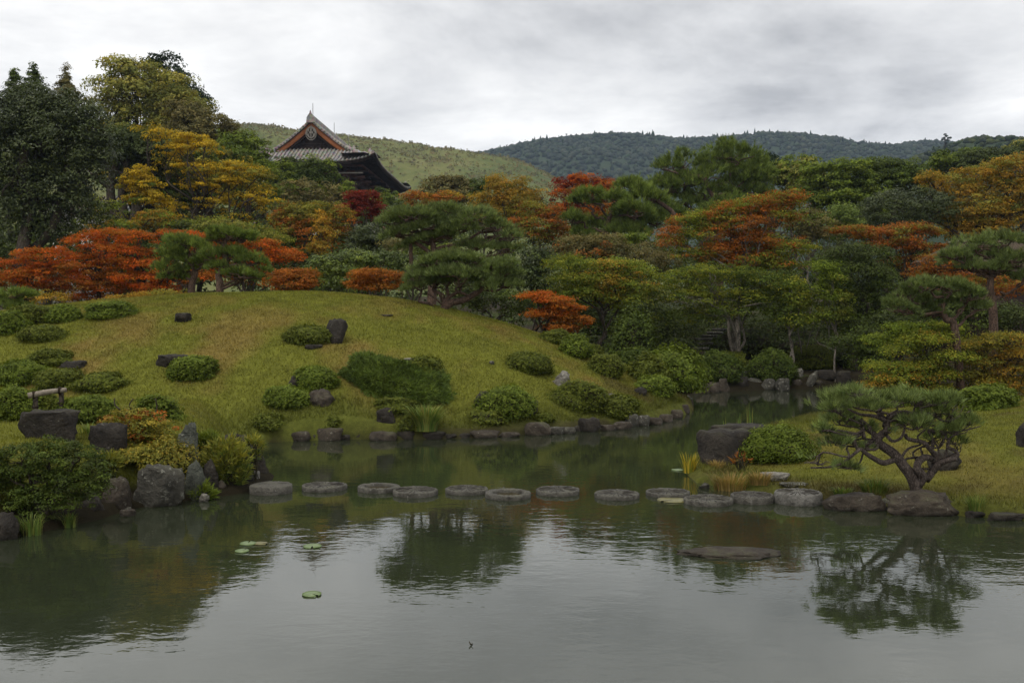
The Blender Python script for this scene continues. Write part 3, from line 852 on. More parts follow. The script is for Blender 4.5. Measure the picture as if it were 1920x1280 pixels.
# conifers one by one along the mountain's skyline
def conifer_mesh(name, c, h, w, r, n=260, p='conifer', droop=.3):
    t = np.sqrt(r.random(n)); a = r.uniform(0, 6.28, n)
    rr = w * (t * .85 + .15 * (t * 9 % 1)) * np.sqrt(.15 + .85 * r.random(n)) * (1 + .25 * np.sin(a * 3 + t * 20))
    pos = np.stack([np.cos(a) * rr, np.sin(a) * rr, h * (1 - t) - droop * rr], 1) + c
    nrm = np.stack([np.cos(a), np.sin(a), .8 + 0 * a], 1) + unit(n, r) * .6
    v, f, cv = cards(pos, nrm, np.full(n, .28 * w + .05 * h) * (.5 + .8 * r.random(n)), pal(p, r.random(n)) * (1 + .15 * r.normal(size=(n, 1))), r, .7, 'tri')
    return mesh_np(name, v - c, f, cv)
sky_px = [(918, 279, 12), (934, 272, 16), (950, 270, 14), (962, 265, 9), (985, 262, 12), (1005, 260, 11), (1030, 255, 10), (1048, 252, 11), (1062, 249, 14), (1085, 251, 10), (1112, 248, 13), (1136, 249, 9), (1170, 249, 8), (1205, 249, 8), (1288, 254, 11), (1304, 252, 13), (1328, 250, 14), (1345, 246, 13), (1355, 248, 9), (1515, 257, 8), (1594, 259, 16), (1624, 262, 13), (1650, 266, 8), (1690, 264, 9), (1712, 262, 9), (1745, 266, 9), (1706, 263, 7)]
for k, (px, py, hh) in enumerate(sorted(sky_px)):
    s = 1350 / F_PX; r = np.random.default_rng(500 + k)
    hw = hh * s * 2.2
    c = P(px, py, 1345); c[2] -= hw
    root = thing('skyline_conifer', 'tiny dark conifer standing up on the skyline of the far forested mountain', 'conifer', c, 'conifers on the mountain skyline')
    link('crown', conifer_mesh('crown', np.array(c), hw, hw * (.2 + .06 * r.random()), r, 150), M['leaf'], root)
    MB().tube([c, c + np.array((0, 0, hw * .8))], [.5, .15], 5).build('trunk', M['bark_dark'], root)
# the lone spreading pine on the nearer wooded hill
for (px, py, hh, lab) in ((1772, 252, 20, 'small dark pine with an uneven top on the crest of the right wooded hill'), (1848, 256, 12, 'small dark conifer on the right end of the wooded hill crest')):
    s = 520 / F_PX; r = np.random.default_rng(px)
    c = P(px, py + hh, 518)
    root = thing('hilltop_conifer', lab, 'conifer', c)
    Cb = np.array([c + np.array((dx * s, 0, dz * s)) for dx, dz in ((0, hh * .9), (-6, hh * .6), (7, hh * .55), (-2, hh * .35), (3, hh * .25))])
    link('crown', crown_mesh('crown', Cb, np.tile((6 * s, 5 * s, 2.6 * s), (5, 1)), 500, .8, 'conifer', r, .7, .5, .5, origin=c), M['leaf'], root)
    MB().tube([c - np.array((0, 0, 1.5)), c + np.array((0, 0, hh * s))], [.35, .1], 5).build('trunk', M['bark_dark'], root)

# ================================================================== THE TEMPLE GATE
TD = 145.0
go = P(570, 303, TD)                                   # middle of the near eave
gu = np.array(((1042 - CX) / F_PX, 1.0, 0)); gu /= np.linalg.norm(gu)
gv = np.array((gu[1], -gu[0], 0))
gg = gz(go[0], go[1] + 18)
gate = thing('temple_gate', 'large old timber temple gate with grey tiled hip-and-gable roof above the trees', 'temple gate', (go[0] + gu[0] * 18, go[1] + gu[1] * 18, gg))
EZ, HV, LU, GS = go[2], 10.4, 36.0, 5.0
def T(u, v, z): return np.array((go[0], go[1], 0.0)) + gu * u + gv * v + np.array((0, 0, z))
def lift(u, v):
    a = min(1, abs(v) / HV); b = min(1, abs(u - LU / 2) / (LU / 2))
    return a, b
def prof(t): return .40 * t + .0255 * t * t
def roof_z(u, v):
    """height of the tiled surface"""
    ts = HV - abs(v); tf = min(u, LU - u)
    if tf < ts and tf < GS:
        t, e_, f = tf, abs(v) / HV, 'f'
    else:
        t, e_, f = ts, abs(u - LU / 2) / (LU / 2), 's'
    up = 1.25 * max(0, e_) ** 5 * max(0, 1 - t / 6.0)
    return EZ + prof(t) + up
def add_part(mb, name, mat, parent=gate, smooth=False): return mb.build(name, M[mat], parent, smooth=smooth)
def side_z(u, v):
    t = HV - abs(v)
    return EZ + prof(t) + 1.25 * (abs(u - LU / 2) / (LU / 2)) ** 5 * max(0, 1 - t / 6.0)
# roof skins
sk = MB()
for sgn in (-1, 1):
    V_ = [[T(u, sgn * v, side_z(u, v)) for v in np.linspace(HV, 0.0, 22)] for u in np.linspace(GS - .7, LU - GS + .7, 30)]
    sk.grid(V_, flip=sgn > 0)
    for (u0, rev) in ((0, False), (LU, True)):
        V_ = []
        for f in np.linspace(0, 1, 12):
            u = f * (GS - .02) if not rev else LU - f * (GS - .02)
            hv = HV - f * GS
            V_.append([T(u, v * hv, roof_z(u, v * hv)) for v in np.linspace(0, sgn, 12)])
        sk.grid(V_, flip=(sgn > 0) ^ rev)
        V_ = []                                        # triangle of the long side below the gable ends
        for f in np.linspace(0, 1, 8):
            u = f * GS if not rev else LU - f * GS
            V_.append([T(u, sgn * (HV - q * min(u, LU - u)), EZ + prof(q * min(u, LU - u)) + 1.25 * (abs(u - LU / 2) / (LU / 2)) ** 5 * max(0, 1 - q * min(u, LU - u) / 6)) for q in np.linspace(0, 1, 8)])
        sk.grid(V_, flip=(sgn < 0) ^ rev)
roof = sk.build('roof', M['tile'], gate, smooth=True)
# rows of round tiles, one by one
def row(points):
    p = np.array(points) + np.array((0, 0, .07))
    return MB().tube(p, .15, 6, c=None)
def child_of_part(mb, name, mat, parent, smooth=True):
    v = np.concatenate(mb.v) - np.array(gate.location)
    f = ([np.concatenate(mb.q)] if mb.q else []) + ([np.concatenate(mb.t)] if mb.t else [])
    return link(name, mesh_np(name, v, f, None, smooth), M[mat], parent)
for v in np.arange(-HV + .4, HV - .3, .56):
    um = min(GS, HV - abs(v))
    if um > .5: child_of_part(row([T(u, v, roof_z(u, v)) for u in np.linspace(-.05, um - .03, 7)]), 'roof_tile_row', 'tile', roof)
for sgn in (1, -1):
    for u in np.arange(.5, LU - .4, .6):
        tm = HV if GS - .7 <= u <= LU - GS + .7 else min(u, LU - u)
        if sgn < 0 and u > 14: continue
        child_of_part(row([T(u, sgn * (HV + .05 - t), side_z(u, HV - t)) for t in np.linspace(0, tm, 8)]), 'roof_tile_row', 'tile', roof)
# ridges
def ridge(pts, w, h, name, endcap=None):
    mb = MB(); pts = np.array(pts)
    n = len(pts)
    dirs = np.gradient(pts, axis=0); dirs[:, 2] = 0; dirs /= np.linalg.norm(dirs, axis=1)[:, None] + 1e-9
    sd_ = np.stack([-dirs[:, 1], dirs[:, 0], 0 * dirs[:, 0]], 1)
    secs = [(-w / 2, 0), (-w / 2, h * .7), (-w / 4, h), (w / 4, h), (w / 2, h * .7), (w / 2, 0)]
    V_ = [[pts[i] + sd_[i] * a + np.array((0, 0, b - .1)) for a, b in secs] for i in range(n)]
    mb.grid(V_)
    mb.add(np.array(V_[0]), t=[(0, 1, 2), (0, 2, 3), (0, 3, 4), (0, 4, 5)]); mb.add(np.array(V_[-1]), t=[(0, 2, 1), (0, 3, 2), (0, 4, 3), (0, 5, 4)])
    return child_of_part(mb, name, 'tile', roof, False)
RZ = EZ + prof(HV)
ridge([T(u, 0, RZ) for u in np.linspace(GS - .9, LU - GS + .9, 12)], .7, .9, 'main_ridge')
for sgn in (-1, 1):
    for rev in (0, 1):
        U = (lambda u: LU - u) if rev else (lambda u: u)
        ridge([T(U(f), sgn * (HV - f), roof_z(f, HV - f) + .0) for f in np.linspace(.35, GS + .2, 10)], .42, .5, 'hip_ridge')
        ridge([T(U(GS + .9), sgn * v, roof_z(GS + .9, v)) for v in np.linspace(.3, HV - 3.9, 12)], .38, .45, 'descending_ridge')
        for q in (.9, 3.9):
            c = T(U(q), sgn * (HV - q), roof_z(q, HV - q) + .35)
            mb = MB().box(c, (.5, .45, .75)); mb.tube([c + np.array((0, 0, .3)), c + np.array((0, 0, .62))], [.22, .1], 6)
            child_of_part(mb, 'ridge_end_tile', 'tile', roof, False)
        c = T(U(GS + .9), sgn * (HV - 3.8), roof_z(GS + .9, HV - 3.8) + .3)
        child_of_part(MB().box(c, (.5, .5, .8)), 'ridge_end_tile', 'tile', roof, False)
# big ornament tile at the ridge end, with a horn
for u in (GS - 1.0, LU - GS + 1.0):
    mb = MB()
    prf = [(-.62, -.5), (-.55, .25), (-.34, .6), (-.12, .9), (0, 1.35), (.12, .9), (.34, .6), (.55, .25), (.62, -.5)]
    fr_ = [T(u - .22, a, RZ + b) for a, b in prf]; bk = [T(u + .22, a, RZ + b) for a, b in prf]
    mb.grid([fr_, bk]); n = len(prf)
    mb.add(np.array(fr_), t=[(0, i, i + 1) for i in range(1, n - 1)]); mb.add(np.array(bk), t=[(0, i + 1, i) for i in range(1, n - 1)])
    add_part(mb, 'ridge_ornament', 'tile')
# verge tiles: round tile ends along the gable slope
for (u, sg) in ((GS - .72, 1), (LU - GS + .72, -1)):
    for sgn in (-1, 1):
        vg = MB()
        V_ = [[T(u + a * sg, sgn * v, roof_z(GS + 1, v) + b) for a, b in ((-.18, -.28), (-.18, .16), (.9, .22))] for v in np.linspace(0, HV - 4.2, 20)]
        vg.grid(V_, flip=sgn > 0)
        for v in np.arange(.3, HV - 4.2, .42):
            z = roof_z(GS + 1, v) - .02
            vg.tube([T(u - .34 * sg, sgn * v, z), T(u + .4 * sg, sgn * v, z + .04)], .15, 6)
        add_part(vg, 'verge_tiles', 'tile')
        # bargeboard
        bb = MB()
        vv = np.linspace(0.0, HV - 5.0, 16)
        def bz(v): return roof_z(GS + 1, v) - .30
        V_ = [[T(u + .12 * sg + a * sg, sgn * v, bz(v) - (.02 if b == 0 else .95 - .25 * v / HV)) for a, b in ((.16, 0), (0, 0), (0, 1), (.16, 1))] for v in vv]
        bb.grid(V_, flip=sgn < 0)
        add_part(bb, 'bargeboard', 'timber_orange')
        b2 = MB()
        V_ = [[T(u + .45 * sg + a * sg, sgn * v, bz(v) - (.9 if b == 0 else 1.25)) for a, b in ((.16, 0), (0, 0), (0, 1), (.16, 1))] for v in np.linspace(0, HV - 5.6, 14)]
        b2.grid(V_, flip=sgn < 0)
        add_part(b2, 'inner_bargeboard', 'timber_dark')
    # gable wall with its lattice
    gw = MB()
    uu = u + 1.5 * sg
    top = [T(uu, v, roof_z(GS + 1, v) - .25) for v in np.linspace(-5.2, 5.2, 21)]
    bot = [T(uu, v, EZ + prof(GS) - .5) for v in np.linspace(-5.2, 5.2, 21)]
    gw.grid([top, bot])
    add_part(gw, 'gable_wall', 'timber_dark')
    for v in (-2.6, -1.3, 0, 1.3, 2.6):
        add_part(MB().box(T(uu - .1 * sg, v, EZ + prof(GS) + .6), (.22, .16, 3.0)), 'gable_strut', 'timber_dark')
    add_part(MB().box(T(uu - .12 * sg, 0, EZ + prof(GS) + .9), (8.0, .2, .3)), 'gable_beam', 'timber_dark')
    # pendant ornament hanging from the peak
    pd = MB()
    a = np.linspace(0, 2 * np.pi, 15)
    for rad_, zc_, th in ((.62, 1.95, .10), (.36, 1.55, .09), (.36, 2.3, .08), (.8, 2.05, .06)):
        ring = [T(u - .05 * sg, rad_ * math.cos(q), RZ - zc_ + rad_ * 1.25 * math.sin(q)) for q in a]
        pd.tube(ring, th, 5, cap=False)
    pd.box(T(u - .05 * sg, 0, RZ - 1.9), (.18, .14, 2.0))
    add_part(pd, 'gable_pendant', 'bronze')
# eave edge boards and soffit
so = MB()
BV, BU = 5.3, 5.0
def under(u, v): return roof_z(u, v) - .42
for sgn in (-1, 1):
    V_ = [[T(u, sgn * v, (under(u, HV) if v == HV else EZ + .3)) for v in (HV, HV - 1.2, BV + .2)] for u in np.linspace(0, LU, 30)]
    for i, u in enumerate(np.linspace(0, LU, 30)):
        z0 = under(u, HV); V_[i] = [T(u, sgn * HV, z0), T(u, sgn * (HV - 1.6), z0 + .45 - .0), T(u, sgn * BV, EZ + 1.2)]
    so.grid(V_, flip=sgn < 0)
for rev in (0, 1):
    V_ = []
    for v in np.linspace(-HV, HV, 24):
        z0 = under(0, v); u = (lambda q: LU - q) if rev else (lambda q: q)
        V_.append([T(u(0), v, z0), T(u(1.6), v, z0 + .45), T(u(BU), v, EZ + 1.2)])
    so.grid(V_, flip=bool(rev))
add_part(so, 'soffit', 'timber_dark')
eb = MB()
loop = [(0, v) for v in np.linspace(-HV, HV, 26)] + [(u, HV) for u in np.linspace(0, LU, 30)[1:]] + [(LU, v) for v in np.linspace(HV, -HV, 26)[1:]] + [(u, -HV) for u in np.linspace(LU, 0, 30)[1:]]
c0_ = np.array((LU / 2, 0))
V_ = []
for (u, v) in loop:
    z = roof_z(u, v)
    V_.append([T(u, v, z + .04), T(u, v, z - .2), T(u + .18 * np.sign(LU / 2 - u), v - .18 * np.sign(v), z - .22), T(u + .18 * np.sign(LU / 2 - u), v - .18 * np.sign(v), z - .5)])
eb.grid(V_)
add_part(eb, 'eave_board', 'timber_dark')
# rafters under the eaves (near end and the right-hand long side)
for v in np.arange(-HV + .5, HV - .3, .62):
    z0 = under(0, v)
    add_part(MB().tube([T(.25, v, z0 + .0), T(BU, v * .98, EZ + 1.0)], .09, 4), 'rafter', 'timber_dark')
for u in np.arange(.8, LU - .5, .75):
    z0 = under(u, HV)
    add_part(MB().tube([T(u, HV - .25, z0), T(u, BV, EZ + 1.0)], .09, 4), 'rafter', 'timber_dark')
# body: columns, tie beams, wall, stepped bracket arms
cu = list(np.linspace(BU, LU - BU, 6)); cv_ = [-BV, 0, BV]
zb = gz(go[0], go[1] + 18)
for u in cu:
    for v in cv_:
        if v == 0 and u not in (cu[0], cu[-1]): continue
        add_part(MB().tube([T(u, v, zb - .3), T(u, v, EZ + .9)], .5, 10), 'column', 'timber_red', smooth=True)
wl_ = MB()
wl_.box(T(LU / 2, -BV + .25, (zb + EZ) / 2), (.2, LU - 2 * BU, EZ - zb + 1), ax=np.array((gv, gu, (0, 0, 1))))
wl_.box(T(LU / 2, BV - .25, (zb + EZ) / 2 + 3), (.2, LU - 2 * BU, EZ - zb - 5), ax=np.array((gv, gu, (0, 0, 1))))
wl_.box(T(BU + .25, 0, (zb + EZ) / 2), (2 * BV, .2, EZ - zb + 1), ax=np.array((gv, gu, (0, 0, 1))))
add_part(wl_, 'wall', 'timber_dark')
AX = np.array((gv, gu, (0, 0, 1)))
for z in (EZ - 5.2, EZ - 3.0, EZ - .9):
    add_part(MB().box(T(BU - .3, 0, z), (2 * BV + 2.4, .35, .5), ax=AX), 'tie_beam', 'timber_red')
    add_part(MB().box(T(LU / 2, BV + .3, z), (.35, LU - 2 * BU + 2.4, .5), ax=AX), 'tie_beam', 'timber_red')
for u in cu:
    for k in range(5):
        add_part(MB().box(T(u, BV + .5 + .28 * k, EZ - 4.4 + .95 * k), (.9 + .55 * k, .34, .38), ax=AX), 'bracket_arm', 'timber_red' if k % 2 else 'timber_dark')
for v in cv_:
    for k in range(5):
        add_part(MB().box(T(BU - .5 - .28 * k, v, EZ - 4.4 + .95 * k), (.34, .9 + .55 * k, .38), ax=AX), 'bracket_arm', 'timber_red' if k % 2 else 'timber_dark')
add_part(MB().box(T(2.4, 0, EZ - .25), (2 * HV - 5, .3, .3), ax=AX), 'eave_purlin', 'timber_red')
add_part(MB().box(T(LU / 2, HV - 2.4, EZ - .25), (.3, LU - 5, .3), ax=AX), 'eave_purlin', 'timber_red')
add_part(MB().box(T(2.2, 6.4, EZ - 1.35), (3.6, .16, .2), ax=AX), 'pale_beam', 'bronze')
for (pu, pv) in ((0, 0), (9, 1.5), (16, 2.5)):
    z = roof_z(GS + 2, pv)
    add_part(MB().tube([T(GS + pu * 1.6, pv * 0 + .1, RZ + .6), T(GS + pu * 1.6, .1, RZ + 2.6)], .045, 5), 'lightning_rod', 'iron')
# lower roof of the gate, below the upper eaves
lo_ = MB()
for sgn in (-1, 1):
    lo_.grid([[T(u, sgn * (BV + .3 + q * 5.2), EZ - 8.2 - q * 2.6) for q in (0, .5, 1)] for u in (-.3, LU + .3)], flip=sgn < 0)
lo_.grid([[T(BU - .3 - q * 5.2, v, EZ - 8.2 - q * 2.6) for q in (0, .5, 1)] for v in (-HV, HV)], flip=True)
add_part(lo_, 'lower_roof', 'tile')

# ================================================================== TREES, from the far side of the garden to the near
# --- far wood that closes the gaps between the trees, one mass
def wood(name, blobs, n, size, palette, seed, depth=.5, p2='oak', mix2=.5):
    r = np.random.default_rng(seed)
    C, Rd = [], []
    for (px, py, rx, ry, D) in blobs:
        s = D / F_PX; C.append(P(px, py, D)); Rd.append((rx * s, rx * s * depth, ry * s))
    me = crown_mesh(name, np.array(C), np.array(Rd), n, size, palette, r, .9, .7, .4, palette2=p2, mix2=mix2, inner=.7)
    tag(link(name, me, M['leaf']), kind='stuff')
wood('background_wood', [(px, 455 + 14 * math.sin(px * .013), 85, 75 + 10 * math.sin(px * .02), 112 + 6 * math.sin(px * .03)) for px in range(-160, 2100, 75)], 64000, .42, 'ever', 21)
wood('undergrowth', [(px, 560 + 12 * math.sin(px * .017), 75, 70, 57 + 2 * math.sin(px * .05)) for px in range(560, 2060, 70)]
     + [(px, 500, 80, 80, 62) for px in range(-140, 640, 75)] + [(px, 640, 60, 40, 49) for px in range(1080, 1720, 60)], 60000, .22, 'oak', 22, p2='ever', mix2=.35)

t = tree
# left: conifer tips, the tall camphor group, the dark oak
for (px, top, w, lab, D, pa) in ((28, 133, 22, 'narrow green conifer tip, leftmost of the pair above the dark oak', 84, 'ever'), (63, 126, 24, 'pointed green conifer tip, right one of the pair above the dark oak', 82, 'ever'), (123, 133, 24, 'conifer tip with brownish top standing alone behind the dark oak', 80, 'grey')):
    t('conifer', lab, D, [(px + dx, top + dy, w * f, 9 + 10 * f, 0) for dx, dy, f in ((0, 2, .16), (-1, 12, .28), (2, 22, .42), (-2, 33, .58), (2, 46, .76), (0, 62, .95), (0, 85, 1.15))], px, pa, 12000, .15, cat='conifer', tr=.3, clump=.26, flat=.6, up=.2, limbs=False, wild=.16, inner=.2)
t('cedar_tree', 'tall dark cedar whose rugged top rises behind the olive camphor tree', 102,
  [(302, 122, 22, 24), (285, 140, 22, 16), (322, 150, 28, 24), (345, 178, 28, 26), (365, 205, 24, 28), (320, 200, 50, 40), (378, 240, 18, 36), (340, 260, 50, 60)], 330, 'conifer', 13000, .34, tr=.4, clump=.8, flat=.45, up=.3)
t('camphor_tree', 'tall olive and yellow-green camphor tree with a broad billowing top', 92,
  [(222, 128, 34, 16), (262, 140, 40, 24), (205, 168, 36, 20), (300, 160, 44, 26), (250, 180, 55, 32), (310, 196, 60, 34), (190, 200, 26, 14), (350, 210, 44, 34), (230, 215, 48, 22), (275, 225, 60, 34), (215, 262, 48, 40), (330, 250, 48, 40)], 250, 'camphor', 34000, .26, tr=.5, clump=.75, flat=.5, grad=.25, wild=.22)
t('broadleaf_tree', 'brownish green rounded tree right of the camphor tree', 88,
  [(345, 225, 44, 30), (400, 245, 42, 34), (365, 265, 50, 40), (425, 262, 26, 32), (330, 280, 45, 40), (415, 300, 34, 36)], 380, 'grey', 17000, .24, tr=.35, clump=.6)
t('broadleaf_tree', 'fresh green domed tree left of the temple gate roof', 80,
  [(440, 285, 34, 30), (470, 280, 32, 28), (455, 320, 50, 40), (490, 325, 30, 36), (500, 370, 24, 40), (430, 345, 40, 40)], 465, 'bright', 15000, .2, tr=.3, clump=.55)
t('broadleaf_tree', 'deep green tree beneath the camphor, above the dark leaning trunks', 76,
  [(420, 300, 40, 24), (290, 340, 40, 24), (345, 370, 40, 30), (230, 290, 50, 40), (285, 290, 50, 40), (340, 320, 60, 44), (250, 335, 50, 36), (390, 350, 60, 40), (310, 370, 60, 40), (200, 300, 34, 40), (215, 260, 40, 26)], 300, 'ever', 30000, .24, tr=.3, clump=.6, palette2='olive', mix2=.42)
# bare dark trunks of the camphor group
for (pts, tr_, lab) in (([(228, 440), (216, 405), (208, 370), (210, 335), (222, 300)], .40, 'dark forked trunk leaning left beneath the camphor crowns'),
                        ([(228, 442), (232, 400), (228, 360), (236, 320), (240, 290)], .34, 'dark upright trunk rising beside the leaning one beneath the camphor'),
                        ([(250, 440), (254, 405), (258, 375), (262, 340), (272, 310)], .42, 'brown trunk right of the two dark camphor trunks')):
    D = 72; q = smooth_path([P(a, b, D) for a, b in pts], 5)
    g = gz(q[0][0], D); q = np.concatenate([[np.array((q[0][0], D, g - .2))], q])
    root = thing('tree_stem', lab, 'tree', (q[0][0], D, g))
    MB().tube(q, np.linspace(tr_, tr_ * .6, len(q)), 9).build('trunk', M['bark_dark'], root, smooth=True)
    mb = MB()
    for k in range(5):
        a = q[int(len(q) * (.55 + .08 * k))]; mb.tube(wiggle(a, a + np.array((random.uniform(-2, 2), random.uniform(-1, 1), random.uniform(1, 2.2))), rng, 5, .1), np.linspace(.14, .04, 13), 6)
    mb.build('limbs', M['bark_dark'], root)
    r = np.random.default_rng(hash_str(lab))
    link('crown', crown_mesh('crown', np.array([q[-1] + np.array((0, 0, .8)), q[-1] + np.array((.8, .5, .2))]), np.array([(2.0, 1.6, 1.2)] * 2), 3500, .2, 'oak', r, .5, origin=root.location), M['leaf'], root)
t('yellow_tree', 'golden yellow tree with drooping sprays in front of the camphor group', 66,
  [(280, 243, 22, 7), (312, 254, 36, 10), (352, 262, 34, 10), (385, 276, 26, 11), (335, 282, 34, 9), (312, 300, 16, 16), (350, 318, 34, 14), (400, 322, 46, 17), (452, 322, 44, 16), (486, 335, 28, 18), (430, 348, 50, 15), (380, 352, 34, 13), (500, 372, 16, 22), (460, 375, 36, 13), (500, 402, 12, 14), (405, 382, 34, 11), (330, 388, 22, 12), (350, 412, 30, 11), (440, 412, 32, 12), (425, 430, 40, 10)],
  385, 'yellow', 27000, .13, mat='maple_leaf', tr=.2, clump=.42, flat=.3, up=.5, wild=.30, palette2='olive', mix2=.36, inner=.3)
t('yellow_tree', 'small yellow-green tree before the brown trunk at left', 64,
  [(262, 325, 22, 14), (248, 345, 24, 16), (275, 350, 24, 18), (290, 375, 24, 14), (262, 375, 26, 12)], 256, 'yellow', 6500, .14, mat='maple_leaf', tr=.12, clump=.4, flat=.35, palette2='greenmaple', mix2=.5)
t('low_maple', 'low olive maple between the dark trunks and the red maples', 62,
  [(200, 400, 34, 20), (180, 425, 36, 18), (290, 415, 40, 20), (230, 430, 50, 14), (340, 430, 40, 14), (165, 385, 22, 18)], 240, 'greenmaple', 11000, .14, mat='maple_leaf', tr=.12, clump=.5, flat=.3, palette2='ochre', mix2=.42)
t('evergreen_oak', 'massive dark evergreen oak filling the left edge of the photo', 52,
  [(60, 215, 62, 46), (125, 222, 52, 42), (10, 235, 50, 54), (165, 258, 40, 52), (95, 280, 84, 64), (20, 310, 66, 70), (150, 330, 56, 60), (180, 290, 26, 40), (75, 360, 80, 60), (125, 400, 58, 44), (20, 400, 56, 50), (90, 440, 40, 26), (-60, 300, 70, 100)], 30, 'oak', 80000, .135, mat='gloss_leaf', tr=.38, clump=.5, flat=.65, stems=2)

# white storehouse glimpsed between the trunks
root = thing('storehouse', 'pale plastered storehouse with tiled roof half hidden behind the left trunks', 'building', (*P(175, 420, 90)[:2], gz(P(175, 420, 90)[0], 90)))
c = np.array(root.location)
zt = P(175, 402, 90)[2]
MB().box((c[0], 90, (c[2] + zt) / 2), (5, 5, zt - c[2])).build('wall', M['plaster'], root)
mb = MB()
mb.grid([[(c[0] - 5.2, 86.8, zt - .1), (c[0] - 5.2, 90, zt + 1.5), (c[0] - 5.2, 93.2, zt - .1)], [(c[0] + 5.2, 86.8, zt - .1), (c[0] + 5.2, 90, zt + 1.5), (c[0] + 5.2, 93.2, zt - .1)]])
for q in np.arange(-5, 5.1, .4): mb.tube([(c[0] + q, 86.7, zt - .02), (c[0] + q, 90, zt + 1.58)], .09, 5)
mb.build('roof', M['tile'], root)

# centre, in front of the gate
t('broadleaf_tree', 'rounded green tree hiding the lower left of the temple gate', 98,
  [(545, 322, 36, 20), (590, 322, 40, 20), (565, 350, 56, 30), (620, 348, 26, 24), (530, 365, 30, 34)], 570, 'ever', 12000, .24, tr=.3, clump=.6, palette2='bright', mix2=.4)
t('broadleaf_tree', 'pale grey-green bushy tree below the gate roof', 90,
  [(560, 362, 40, 24), (600, 372, 46, 26), (535, 385, 36, 28), (580, 400, 60, 26), (640, 385, 26, 22)], 580, 'grey', 12000, .2, tr=.25, clump=.5, palette2='bright', mix2=.35)
t('clipped_tree', 'small round bright green tree under the gate brackets', 96, [(655, 360, 15, 15), (650, 376, 18, 12)], 655, 'bright', 1800, .2, tr=.12, clump=.4)
t('clipped_tree', 'pair of low round green crowns right of the gate brackets', 97, [(690, 372, 18, 12), (722, 368, 26, 14), (755, 378, 24, 12), (705, 385, 40, 14)], 715, 'bright', 4000, .2, tr=.12, clump=.4, palette2='ever', mix2=.4)
t('maple_tree', 'dark crimson maple between the gate and the olive maple', 74, [(668, 378, 22, 16), (690, 375, 20, 14), (680, 398, 32, 20), (705, 390, 12, 12), (655, 400, 14, 14)], 680, 'crimson', 9000, .14, mat='maple_leaf', tr=.12, clump=.35, flat=.4)
t('maple_tree', 'olive brown maple with rusty top above the camellia hedge', 60,
  [(560, 402, 36, 18), (605, 398, 40, 16), (640, 404, 26, 12), (545, 430, 34, 22), (590, 432, 50, 26), (630, 440, 30, 26), (600, 470, 46, 18), (532, 415, 20, 14)], 600, 'olive', 21000, .12, mat='maple_leaf', tr=.16, clump=.4, flat=.35, palette2='rust', mix2=.47, wild=.2)
t('slender_tree', 'slender yellow-green sapling before the olive maple', 53, [(602, 420, 10, 20), (608, 445, 14, 18), (598, 468, 18, 14)], 603, 'ochre', 2600, .1, mat='maple_leaf', tr=.06, clump=.3)
t('broadleaf_tree', 'brownish grey rounded tree right of the gate eave', 96, [(820, 350, 34, 16), (850, 345, 30, 14), (870, 362, 30, 18), (835, 372, 44, 16), (795, 360, 16, 12)], 845, 'grey', 9000, .22, tr=.2, clump=.5)
t('small_conifer', 'small dark green tree with fanned top beside the ochre tree', 90, [(905, 350, 22, 9), (918, 345, 10, 10), (895, 360, 18, 10)], 905, 'ever', 2000, .2, tr=.12, clump=.4)
t('cherry_tree', 'orange leaved cherry with an airy crown right of the gate', 84, [(790, 375, 24, 10), (820, 378, 30, 12), (845, 372, 20, 10), (770, 368, 18, 8), (800, 392, 40, 12)], 810, 'orange', 6500, .16, mat='maple_leaf', tr=.12, clump=.4, palette2='ochre', mix2=.4)
t('ochre_tree', 'golden ochre tree with upright airy sprays at centre', 70,
  [(930, 345, 18, 14), (945, 360, 32, 18), (975, 352, 14, 16), (960, 380, 44, 24), (910, 380, 34, 18), (1000, 372, 18, 16), (930, 405, 46, 20), (985, 400, 30, 20), (890, 395, 22, 14)], 945, 'ochre', 17000, .13, mat='maple_leaf', tr=.14, clump=.45, wild=.26, palette2='olive', mix2=.33)
t('maple_tree', 'rusty brown maple between the ochre tree and the red tree', 64,
  [(1000, 395, 26, 18), (1035, 400, 22, 14), (1015, 425, 40, 20), (1000, 445, 30, 14), (1050, 440, 24, 16), (975, 425, 22, 18)], 1015, 'rust', 12000, .12, mat='maple_leaf', tr=.12, clump=.4, flat=.35, palette2='olive', mix2=.42)
t('red_tree', 'bright red tree rising at the foot of the grass hill', 76,
  [(1065, 345, 26, 13), (1095, 340, 24, 10), (1125, 352, 36, 12), (1060, 370, 28, 22), (1100, 372, 34, 20), (1145, 372, 24, 16), (1080, 395, 36, 18)], 1080, 'crimson', 14000, .15, mat='maple_leaf', tr=.15, clump=.4, palette2='red', mix2=.5)
t('maple_tree', 'orange red maple showing between the dark pine limbs', 63, [(1130, 395, 26, 10), (1165, 388, 18, 9), (1120, 410, 22, 10), (1190, 400, 12, 8)], 1140, 'red', 4500, .12, mat='maple_leaf', tr=.1, clump=.35, flat=.3, palette2='rust', mix2=.5)

